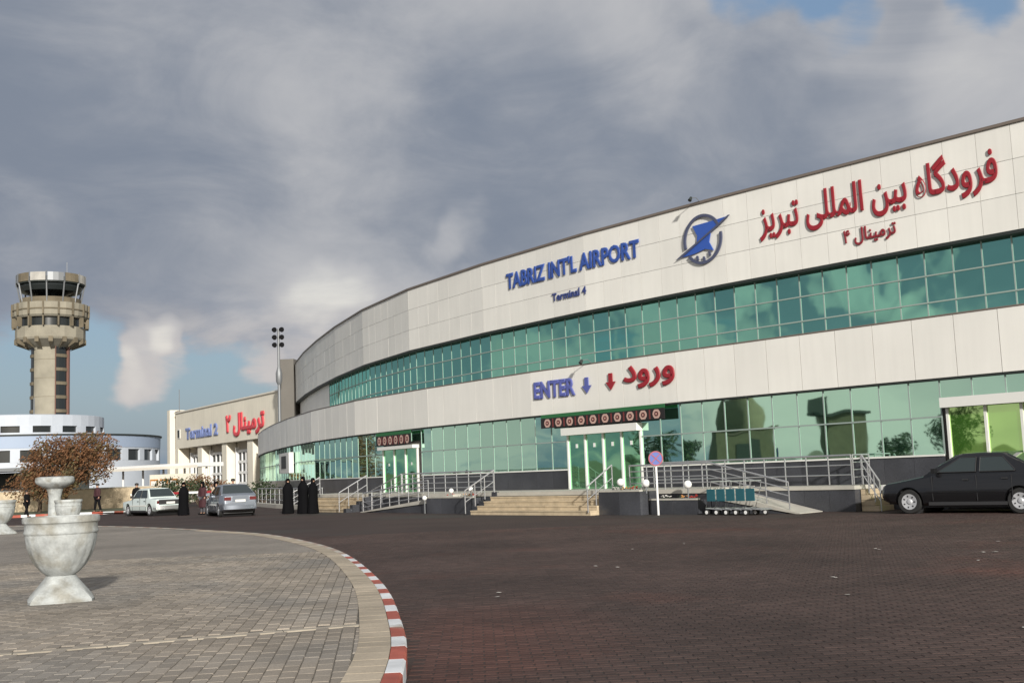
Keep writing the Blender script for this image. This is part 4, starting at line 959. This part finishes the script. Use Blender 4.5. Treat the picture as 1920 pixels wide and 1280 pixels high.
# ================================================================== URNS
m_urn = mat('weathered white stone', (.40, .42, .415), .8, 0, var=.2, vscale=6, col2=(.27, .265, .235), c2=(.48, .66), bump=.25, bscale=25, fine=.08)
def urn(x, y, z, label, rz=.4, s=1.0):
    r = empty('stone_urn', (x, y, z), rz, label, 'urn', 'white stone urns on the island')
    b = MB(); prof = [(.40, 0), (.385, .03), (.33, .10), (.25, .20), (.17, .285), (.155, .30)]
    # square flared foot
    def sq(rr, z_): return [(rr * a, rr * c, z_) for a, c in ((-1, -1), (1, -1), (1, 1), (-1, 1))]
    lv = [(.385, 0), (.39, .03), (.36, .08), (.30, .15), (.215, .25), (.165, .32)]
    vs = []; N_ = 6
    for rr, z_ in lv:
        t = z_ / .32
        for k in range(24):
            a = 2 * pi * k / 24; c_, s__ = cos(a), sin(a); q = 1 / max(abs(c_), abs(s__)); q = min(q, 1.30); f = (1 - t) * q + t * 1.05
            vs.append((rr * s * f * c_, rr * s * f * s__, z_ * s))
    fs = [(24 * i + k, 24 * i + (k + 1) % 24, 24 * i + 24 + (k + 1) % 24, 24 * i + 24 + k) for i in range(len(lv) - 1) for k in range(24)]
    b.poly(vs, fs); b.build('foot', m_urn, r, 30)
    def fold(a, z_):
        w = max(0, min(1, (z_ / s - .36) / .1)) * max(0, min(1, (.80 - z_ / s) / .08)); return 1 + .035 * w * (abs(sin(a * 9)) - .5)
    MB().lathe([(q * s, w * s) for q, w in [(.15, .31), (.19, .335), (.235, .37), (.305, .45), (.365, .56), (.405, .68), (.43, .79), (.43, .84)]], 72, fold=fold).build('bowl', m_urn, r, 60)
    MB().lathe([(q * s, w * s) for q, w in [(.425, .83), (.445, .845), (.447, .87), (.436, .89), (.438, .96), (.447, .975), (.462, .985), (.466, 1.03), (.455, 1.06), (.40, 1.06), (.385, 1.03), (.38, .93)]], 48).build('rim', m_urn, r, 50)
    MB().lathe([(.385 * s, .94 * s), (.001, .95 * s)], 24).build('soil', mat('soil', (.06, .045, .03), .95), r)
    return r
urn(-5.83, 14.45, ISZ, 'large weathered white stone urn in the left foreground of the paved island')
urn(-17.2, 37.6, ISZ, 'white stone urn at the left edge of the photo, behind the large one', 1.0, 1.05)
urn(-15.3, 38.5, ISZ, 'low white stone urn directly behind the large foreground urn', .2, .98)
pu = empty('stone_pedestal', (-17.4, 42.5, ISZ), .3, 'pale stone pedestal with a wide flat bowl behind the large foreground urn', 'pedestal')
MB().lathe([(.42, 0), (.42, .12), (.30, .2), (.24, .4), (.22, 1.1), (.26, 1.3), (.30, 1.42)], 20).build('column', m_urn, pu, 40)
MB().lathe([(.28, 1.42), (.45, 1.50), (.66, 1.62), (.70, 1.70), (.69, 1.84), (.60, 1.88), (.001, 1.885)], 24).build('bowl', m_urn, pu, 40)

# ================================================================== CARS
m_tyre = m_rubber; m_cglass = mat('car glass', (.025, .035, .035), .06, 0, spec=.9); m_rim = mat('wheel cover', (.46, .47, .49), .45, .2)
m_tl = mat('tail light', (.12, .012, .012), .3); m_hl = mat('headlight', (.6, .6, .58), .12); m_plast = mat('black plastic', (.03, .03, .032), .55); m_plate = mat('plate', (.7, .7, .66), .5)
def loft(mb, rings, mi=0, cap=True):
    n = len(rings[0]); b = len(mb.v)
    for r in rings: mb.v += [tuple(p) for p in r]
    for i in range(len(rings) - 1):
        for k in range(n - 1): mb.f.append((b + i * n + k, b + i * n + k + 1, b + (i + 1) * n + k + 1, b + (i + 1) * n + k)); mb.mi.append(mi)
    if cap: mb.f.append(tuple(b + k for k in range(n))); mb.f.append(tuple(b + (len(rings) - 1) * n + k for k in range(n))[::-1]); mb.mi += [mi, mi]
def interp(tab, x):
    for (a, va), (b, vb) in zip(tab, tab[1:]):
        if x <= b: 
            t = (x - a) / (b - a); t = max(0, t); return va + (vb - va) * t
    return tab[-1][1]
def car(name, label, paint, loc, rz, P, sc=1.0):
    root = empty(name, loc, rz, label, 'car'); root.scale = (sc, sc, sc)
    L, top, bot, hw = P['L'], P['top'], P['bot'], P['hw']
    xs = sorted(set([round(L * i / 44, 4) for i in range(45)] + [t[0] for t in top]))
    mb = MB(); rings = []
    for x in xs:
        zt, zb, w = interp(top, x), interp(bot, x), interp(hw, x); zm = zb + (zt - zb) * .48
        half = [(0, zb), (w * .86, zb), (w * .955, zb + .06), (w * .99, zb + (zm - zb) * .6), (w, zm), (w * .995, zm + .035), (w * .965, zt - .07), (w * .93, zt - .02), (w * .86, zt), (w * .5, zt + .018), (0, zt + .025)]
        rings.append([(x, y, z) for y, z in half] + [(x, -y, z) for y, z in half[-2::-1]])
    loft(mb, rings)
    body = mb.build('body', paint, root); 
    bm = bmesh.new(); bm.from_mesh(body.data); bmesh.ops.remove_doubles(bm, verts=bm.verts, dist=.0001); bmesh.ops.recalc_face_normals(bm, faces=bm.faces); bm.to_mesh(body.data); bm.free()
    ct_ = MB()
    for wx in P['wheels']: ct_.tube([(wx, -1.2, P['wr'] + .0), (wx, 1.2, P['wr'])], P['wr'] + .055, 28)
    cut = ct_.build('wheel_arch_cutter', m_plast, root)
    md = body.modifiers.new('cut', 'BOOLEAN'); md.object = cut; md.operation = 'DIFFERENCE'; md.solver = 'EXACT'
    dg = bpy.context.evaluated_depsgraph_get(); dg.update(); me = bpy.data.meshes.new_from_object(body.evaluated_get(dg)); body.modifiers.clear(); body.data = me
    me.materials.clear(); me.materials.append(paint); smoothmesh(me, 32)
    bpy.data.objects.remove(cut)
    # inner arches
    ia = MB()
    for wx in P['wheels']: ia.tube([(wx, -hw[2][1] * .80, P['wr']), (wx, hw[2][1] * .80, P['wr'])], P['wr'] + .053, 20)
    ia.build('wheel_housing', m_plast, root)
    MB().box((L / 2, 0, interp(bot, L / 2) - .0), (L * .8, hw[2][1] * 1.6, .1)).build('underbody', m_plast, root)
    # greenhouse
    g0, r0, r1, g1, zr = P['g']; wb_, wt = P['gw']
    belt = lambda x: interp(top, x)
    mb = MB(); rings = []
    for x, t in [(g0, 0), (g0 + (r0 - g0) * .5, .52), (r0, .97), (r0 + .12, 1.0), ((r0 + r1) / 2, 1.02), (r1 - .12, 1.0), (r1, .97), (g1 + (r1 - g1) * .5, .52), (g1, 0)]:
        zb_ = belt(x) - .03; zt_ = belt(x) + (zr - belt(x)) * t; w2 = wb_ + (wt - wb_) * min(t, 1)
        half = [(0, zb_), (wb_, zb_), (w2, max(zt_ - .05 * t, zb_ + .005)), (w2 - .06, zt_ + .001), (w2 * .5, zt_ + .022 * t + .001), (0, zt_ + .03 * t + .001)]
        rings.append([(x, y, z) for y, z in half] + [(x, -y, z) for y, z in half[-2::-1]])
    loft(mb, rings); mb.build('cabin', paint, root, 30)
    # window panes, just proud of the cabin sides
    zb0 = belt((r0 + r1) / 2) + .03; zt0 = zr - .085
    yw = lambda z, x=0: wb_ + (wt - wb_) * ((z - belt((r0 + r1) / 2)) / (zr - belt((r0 + r1) / 2))) + .012
    for poly in P['win'](zb0, zt0):
        for s_ in (-1, 1):
            mb = MB(); n_ = len(poly); vs = [(x, s_ * yw(z), z) for x, z in poly] + [(x, s_ * (yw(z) - .03), z) for x, z in poly]
            mb.poly(vs, [tuple(range(n_)), tuple(range(2 * n_ - 1, n_ - 1, -1))] + [(i, (i + 1) % n_, n_ + (i + 1) % n_, n_ + i) for i in range(n_)]); mb.build('side_window', m_cglass, root)
            fr_ = MB()
            for (x, z), (x2, z2) in zip(poly, poly[1:] + poly[:1]): fr_.tube([(x, s_ * (yw(z) + .002), z), (x2, s_ * (yw(z2) + .002), z2)], .011, 5)
            fr_.build('window_trim', m_plast, root)
    for nm, xa, xb in (('windscreen', g0, r0), ('rear_window', g1, r1)):
        pa, pb = xa + (xb - xa) * .12, xa + (xb - xa) * .93; dx = -.018 if xa < xb else .018
        za = belt(xa) + (zr - belt(xa)) * .13; zb2 = belt(xa) + (zr - belt(xa)) * .93
        wa, w_b = wb_ * .90, wt * .90
        q = [(pa + dx, -wa, za + .012), (pa + dx, wa, za + .012), (pb + dx, w_b, zb2 + .012), (pb + dx, -w_b, zb2 + .012)]
        q2 = [(x - dx * 1.6, y, z - .02) for x, y, z in q]; MB().hexa(q2 + q).build(nm, m_cglass, root)
    for wx in P['wheels']:
        for s_ in (-1, 1):
            yo = s_ * (hw[2][1] - .02); wr = P['wr']
            prof = [(wr * .62, -.09), (wr * .93, -.095), (wr, -.06), (wr, .06), (wr * .93, .095), (wr * .62, .09)]
            w = MB().lathe([(a, b) for a, b in prof], 32).build('wheel', m_tyre, root, 35); w.location = (wx, yo - s_ * .10, wr); w.rotation_euler = (radians(90) * -s_, 0, 0)
            rm = MB(); rm.lathe([(wr * .65, .05), (wr * .64, .092), (wr * .55, .088), (wr * .25, .072), (wr * .16, .096), (.001, .1)], 28); rim = rm.build('rim', P.get('rimm', m_rim), w, 30)
            for q in range(P.get('holes', 7)):
                a = 2 * pi * q / P.get('holes', 7); MB().box((wr * .46 * cos(a), wr * .46 * sin(a), .084), (wr * .13, wr * .10, .016), a).build('vent_slot', m_plast, w)
    def bx(nm, m, c, d): return MB().box(c, d).build(nm, m, root)
    wm = hw[2][1]
    for s_ in (-1, 1):
        for x in P['doors']: bx('door_seam', m_plast, (x, s_ * (wm - .004), interp(bot, x) + .42), (.012, .016, .60))
        for x in P['handles']: bx('door_handle', P.get('hm', m_plast), (x, s_ * (wm + .004), interp(top, x) - .15), (.14, .03, .03))
        bx('sill_trim', m_plast, (L * .5, s_ * (wm * .985), interp(bot, L / 2) + .05), (P['wheels'][1] - P['wheels'][0] - .8, .04, .08))
        bx('side_moulding', P.get('mould', m_plast), (L * .5, s_ * (wm + .004), interp(bot, L / 2) + .33), (P['wheels'][1] - P['wheels'][0] - .75, .02, .045))
        mr = MB().box((g0 + .32, s_ * (wm + .06), belt(g0) + .12), (.09, .16, .12)).build('wing_mirror', P.get('mm', m_plast), root)
        tw = interp(hw, L - .05)
        bx('tail_light', m_tl, (L - .015, s_ * (tw - .17), P['tz']), (.05, .30, .14)); bx('headlight', m_hl, (.02, s_ * (interp(hw, .05) - .20), P['hz']), (.06, .34, .13))
    for x, nm in ((-.01, 'front_bumper'), (L + .005, 'rear_bumper')):
        w_ = interp(hw, x) ; m_ = P.get('bm', m_plast); bmp = MB(); sgn = -1 if x < 1 else 1
        pts = [(x - sgn * .35, -w_ - .055), (x - sgn * .05, -w_ - .02), (x + sgn * .05, -w_ * .7), (x + sgn * .08, 0), (x + sgn * .05, w_ * .7), (x - sgn * .05, w_ + .02), (x - sgn * .35, w_ + .055)]
        rings = [[(px, py, .34), (px, py, .52), (px - sgn * .10, py * .97, .54), (px - sgn * .10, py * .97, .32), (px, py, .34)] for px, py in pts]; loft(bmp, rings); bmp.build(nm, m_, root, 40)
    bx('number_plate', m_plate, (L + P.get('pdx', .02), 0, P.get('pz', .66)), (.02, .46, .11)); bx('grille', m_plast, (.0, 0, P['hz']), (.04, .62, .12))
    bx('rear_panel', m_plast if P.get('darkrear') else paint, (L - .0, 0, P['tz']), (.03, (interp(hw, L) - .35) * 2 if not P.get('darkrear') else 1.25, .24))
    return root
saloon = dict(L=4.41, top=[(0, .60), (.03, .69), (.18, .75), (.7, .83), (1.22, .93), (1.5, .955), (3.3, .985), (3.75, 1.01), (4.25, 1.0), (4.37, .93), (4.41, .66)],
    bot=[(0, .34), (.25, .24), (.8, .2), (3.7, .2), (4.2, .27), (4.41, .36)], hw=[(0, .66), (.12, .76), (.6, .835), (3.7, .845), (4.25, .79), (4.41, .72)], wheels=(.80, 3.47), wr=.30,
    g=(1.16, 1.98, 3.08, 3.88, 1.43), gw=(.775, .60), doors=(1.38, 2.46, 3.28), handles=(2.2, 3.12), tz=.82, hz=.66,
    win=lambda b, t: [[(1.50, b), (2.06, t), (2.44, t), (2.44, b)], [(2.53, b), (2.53, t), (3.06, t), (3.36, b + .02), (3.34, b)], ])
m_blk = mat('black car paint', (.008, .008, .009), .3, 0, coat=.7, spec=.4); m_wht = mat('pale mint paint', (.60, .68, .66), .3, 0, coat=.6); m_slv = mat('silver paint', (.20, .225, .265), .32, .4, coat=.8)
CARR = radians(-43)
# near front wheel stands at (10.78, 30.5)
CARP = tuple(Vector((10.52, 30.5, 0)) - Matrix.Rotation(CARR, 3, 'Z') @ Vector((.76 * 1.08, -.75 * 1.08, 0)))
s1 = dict(saloon); s1.update(wheels=(.76, 3.43), mm=m_blk, bm=m_blk, mould=m_blk)
car('parked_car', 'black saloon car with silver wheel covers at the right edge in front of the glass', m_blk, CARP, CARR, s1, 1.08)
boxy = dict(saloon); boxy.update(L=4.3, top=[(0, .60), (.04, .74), (.9, .80), (1.25, .87), (1.5, .90), (3.2, .92), (3.5, .90), (4.15, .86), (4.26, .80), (4.3, .60)], g=(1.22, 1.72, 2.95, 3.42, 1.40), gw=(.74, .60), hw=[(0, .70), (.12, .76), (.6, .80), (3.7, .80), (4.2, .76), (4.3, .72)],
    win=lambda b, t: [[(1.48, b), (1.80, t), (2.32, t), (2.32, b)], [(2.40, b), (2.40, t), (2.92, t), (3.14, b)]], tz=.70, hz=.66, darkrear=True, mould=m_aluw, bm=m_frame, doors=(1.45, 2.36, 3.1), handles=(2.15, 2.95))
car('parked_car', 'pale mint old boxy saloon parked at the left with its boot toward the camera', m_wht, (-20.75, 61.4, 0), radians(-48), boxy, 1.0)
sv = dict(saloon); sv.update(g=(1.10, 1.95, 3.15, 3.98, 1.45), gw=(.78, .60), mm=m_slv, bm=m_slv, pz=.72, mould=m_slv)
car('parked_car', 'silver grey saloon parked with its tail toward the camera, left of the women in black', m_slv, (-14.6, 55.6, 0), radians(-64), sv, 1.0)

# ================================================================== PEOPLE
m_skin = mat('skin', (.42, .25, .17), .6); m_hair = mat('dark hair', (.02, .015, .012), .6)
m_chad = mat('black chador', (.004, .004, .005), .85, 0, spec=.1)
def skinfig(name, J, E, R, m, parent, root=0, sub=1):
    me = bpy.data.meshes.new(name); me.from_pydata(J, E, []); me.update(); me.materials.append(m); o = bpy.data.objects.new(name, me); C.objects.link(o)
    md = o.modifiers.new('s', 'SKIN'); 
    for i, v in enumerate(me.skin_vertices[0].data): v.radius = (R[i] if isinstance(R[i], tuple) else (R[i], R[i])); v.use_root = (i == root)
    o.modifiers.new('u', 'SUBSURF').levels = sub
    dg = bpy.context.evaluated_depsgraph_get(); dg.update(); ev = bpy.data.meshes.new_from_object(o.evaluated_get(dg)); o.modifiers.clear(); o.data = ev
    for p in ev.polygons: p.use_smooth = True
    ev.materials.clear(); ev.materials.append(m); o.parent = parent; return o
def person(x, y, h, rz, label, style='chador', top=None, legs=None, walk=.0, arms=0., z=0):
    r = empty('person', (x, y, z), rz, label, 'person'); s = h / 1.7
    top = top or m_chad; legs = legs or m_chad
    a = walk
    J = [(0, 0, .92), (0, 0, 1.12), (0, 0, 1.36), (0, 0, 1.46), (0, -.01, 1.53), (0, -.015, 1.62),
         (-.17, 0, 1.38), (-.22, -.03 - arms * .1, 1.12), (-.20, -.08 - arms * .22, .90 + arms * .25), (-.19, -.11 - arms * .3, .82 + arms * .3), (.17, 0, 1.38), (.22, .0, 1.12), (.20, -.05, .90), (.19, -.07, .82),
         (-.09, 0, .88), (-.10, -a * .5, .48), (-.10, -a + .02, .08), (-.10, -a - .12, .03), (.09, 0, .88), (.10, a * .4, .48), (.10, a + .02, .08), (.10, a - .12, .03)]
    E_ = [(0, 1), (1, 2), (2, 3), (3, 4), (4, 5), (2, 6), (6, 7), (7, 8), (8, 9), (2, 10), (10, 11), (11, 12), (12, 13), (0, 14), (14, 15), (15, 16), (16, 17), (0, 18), (18, 19), (19, 20), (20, 21)]
    R_ = [(.15, .11), (.13, .1), (.16, .11), .055, .075, .095, .06, .045, .035, .04, .06, .045, .035, .04, .085, .06, .042, .04, .085, .06, .042, .04]
    if style == 'chador': J = [(p[0] * (.55 if 6 <= i <= 13 else 1), p[1] * .5, p[2]) for i, p in enumerate(J)]
    J = [(p[0] * s, p[1] * s, p[2] * s) for p in J]; R_ = [tuple(q * s for q in v) if isinstance(v, tuple) else v * s for v in R_]
    skinfig('body', J, E_, R_, m_skin, r)
    n_ = MB(); n_.poly([(-.012 * s, -.105 * s, 1.60 * s), (.012 * s, -.105 * s, 1.60 * s), (0, -.135 * s, 1.595 * s), (0, -.10 * s, 1.64 * s)], [(0, 1, 2), (0, 2, 3), (1, 3, 2)]); n_.build('nose', m_skin, r)
    for q in (-1, 1): MB().lathe([(.001, -.008 * s), (.010 * s, 0), (.001, .008 * s)], 6, (q * .035 * s, -.102 * s, 1.635 * s)).build('eye', m_dark, r)
    if style == 'chador':
        ph = random.random() * 6
        def fold(an, zz):
            f = 1 + .055 * max(0, 1 - zz / (1.2 * s)) * sin(9 * an + ph + zz * 2) + .02 * sin(5 * an + zz * 7)
            return f
        pr = [(.30, .015), (.285, .25), (.255, .6), (.25, .9), (.27, 1.12), (.255, 1.28), (.19, 1.40), (.125, 1.48), (.12, 1.55), (.125, 1.64), (.10, 1.71), (.05, 1.745), (.001, 1.75)]
        mb = MB().lathe([(q * s, w * s) for q, w in pr], 36, fold=fold)
        # open the cloth in front of the face
        V_ = mb.v; keep = []
        for f in mb.f:
            c = [sum(V_[i][q] for i in f) / 4 for q in range(3)]; an = atan2(c[1], c[0])
            if 1.54 * s < c[2] < 1.69 * s and abs(an + pi / 2) < .45: continue
            keep.append(f)
        mb.f = keep; mb.mi = [0] * len(keep)
        mb.v = [(v[0] * (1 if v[2] < 1.3 * s else .95), v[1] * .78, v[2]) for v in V_]
        o = mb.build('chador', top, r, 60)
    else:
        pr = [(.21, .78), (.20, .9), (.185, 1.05), (.205, 1.28), (.20, 1.38), (.12, 1.45), (.07, 1.49)] if style == 'jacket' else [(.26, .38), (.24, .6), (.21, .9), (.195, 1.05), (.21, 1.28), (.20, 1.38), (.12, 1.45), (.07, 1.49)]
        mb = MB().lathe([(q * s, w * s) for q, w in pr], 24, fold=lambda an, zz: 1 + .03 * sin(6 * an + zz * 3)); mb.v = [(v[0], v[1] * .68, v[2]) for v in mb.v]; mb.build('coat', top, r, 60)
        skinfig('sleeves', [J[i] for i in (6, 7, 8)] + [J[2]] + [J[i] for i in (10, 11, 12)], [(0, 1), (1, 2), (3, 0), (3, 4), (4, 5), (5, 6)], [.085 * s, .068 * s, .055 * s, .1 * s, .085 * s, .068 * s, .055 * s], top, r, 3)
        skinfig('trousers', [J[i] for i in (0, 14, 15, 16, 18, 19, 20)], [(0, 1), (1, 2), (2, 3), (0, 4), (4, 5), (5, 6)], [(.17 * s, .12 * s), .105 * s, .082 * s, .065 * s, .105 * s, .082 * s, .065 * s], legs, r, 0)
        if style == 'long':   # headscarf
            MB().lathe([(.15 * s, 1.40 * s), (.11 * s, 1.48 * s), (.118 * s, 1.58 * s), (.12 * s, 1.66 * s), (.08 * s, 1.735 * s), (.001, 1.75 * s)], 20, a0=-pi / 2 + .55, a1=3 * pi / 2 - .55).build('headscarf', m_chad, r, 60)
        else: MB().lathe([(.1 * s, 1.60 * s), (.115 * s, 1.66 * s), (.09 * s, 1.72 * s), (.001, 1.745 * s)], 20, (0, .015 * s, 0)).build('hair', m_hair, r, 60)
    for q, i in ((-1, 17), (1, 21)): MB().box((J[i][0], J[i][1] + .05 * s, .035 * s), (.09 * s, .25 * s, .07 * s)).build('shoe', m_dark, r)
    return r
m_tanc = mat('beige coat', (.42, .33, .24), .8); m_grey = mat('grey cloth', (.08, .08, .09), .8); m_maroon = mat('maroon cloth', (.045, .012, .016), .8)
person(-10.75, 52.9, 1.60, .5, 'woman in a black chador standing alone right of the silver car')
person(-9.85, 51.9, 1.66, -.4, 'woman in a black chador, left one of the pair before the far stairs')
person(-9.32, 51.5, 1.58, .9, 'woman in a black chador, right one of the pair before the far stairs')
person(-16.9, 57.2, 1.62, .3, 'woman in a black chador between the mint and the silver car')
person(-16.05, 57.6, 1.62, -.5, 'person in a dark maroon long coat and black headscarf between the cars', 'long', m_maroon, m_grey)
person(-15.2, 57.0, 1.60, .6, 'person in a beige coat left of the silver car', 'long', m_tanc, m_grey)
person(-14.75, 58.6, 1.72, .1, 'man in a grey jacket standing behind the silver car', 'jacket', m_grey, m_dark)
person(-21.9, 65.0, 1.70, .4, 'man in dark clothes standing behind the mint saloon', 'jacket', m_dark, m_dark)
person(-25.2, 67.8, 1.68, -.6, 'person in a dark maroon jacket near the barrier', 'jacket', m_maroon, m_dark, walk=.15, z=.1)
person(-28.8, 66.3, 1.55, 1.2, 'dark figure by the kerb at the far left, beside the tan wall', 'jacket', m_dark, m_dark, walk=.25, arms=.6)
bpy.data.objects.remove(tob)
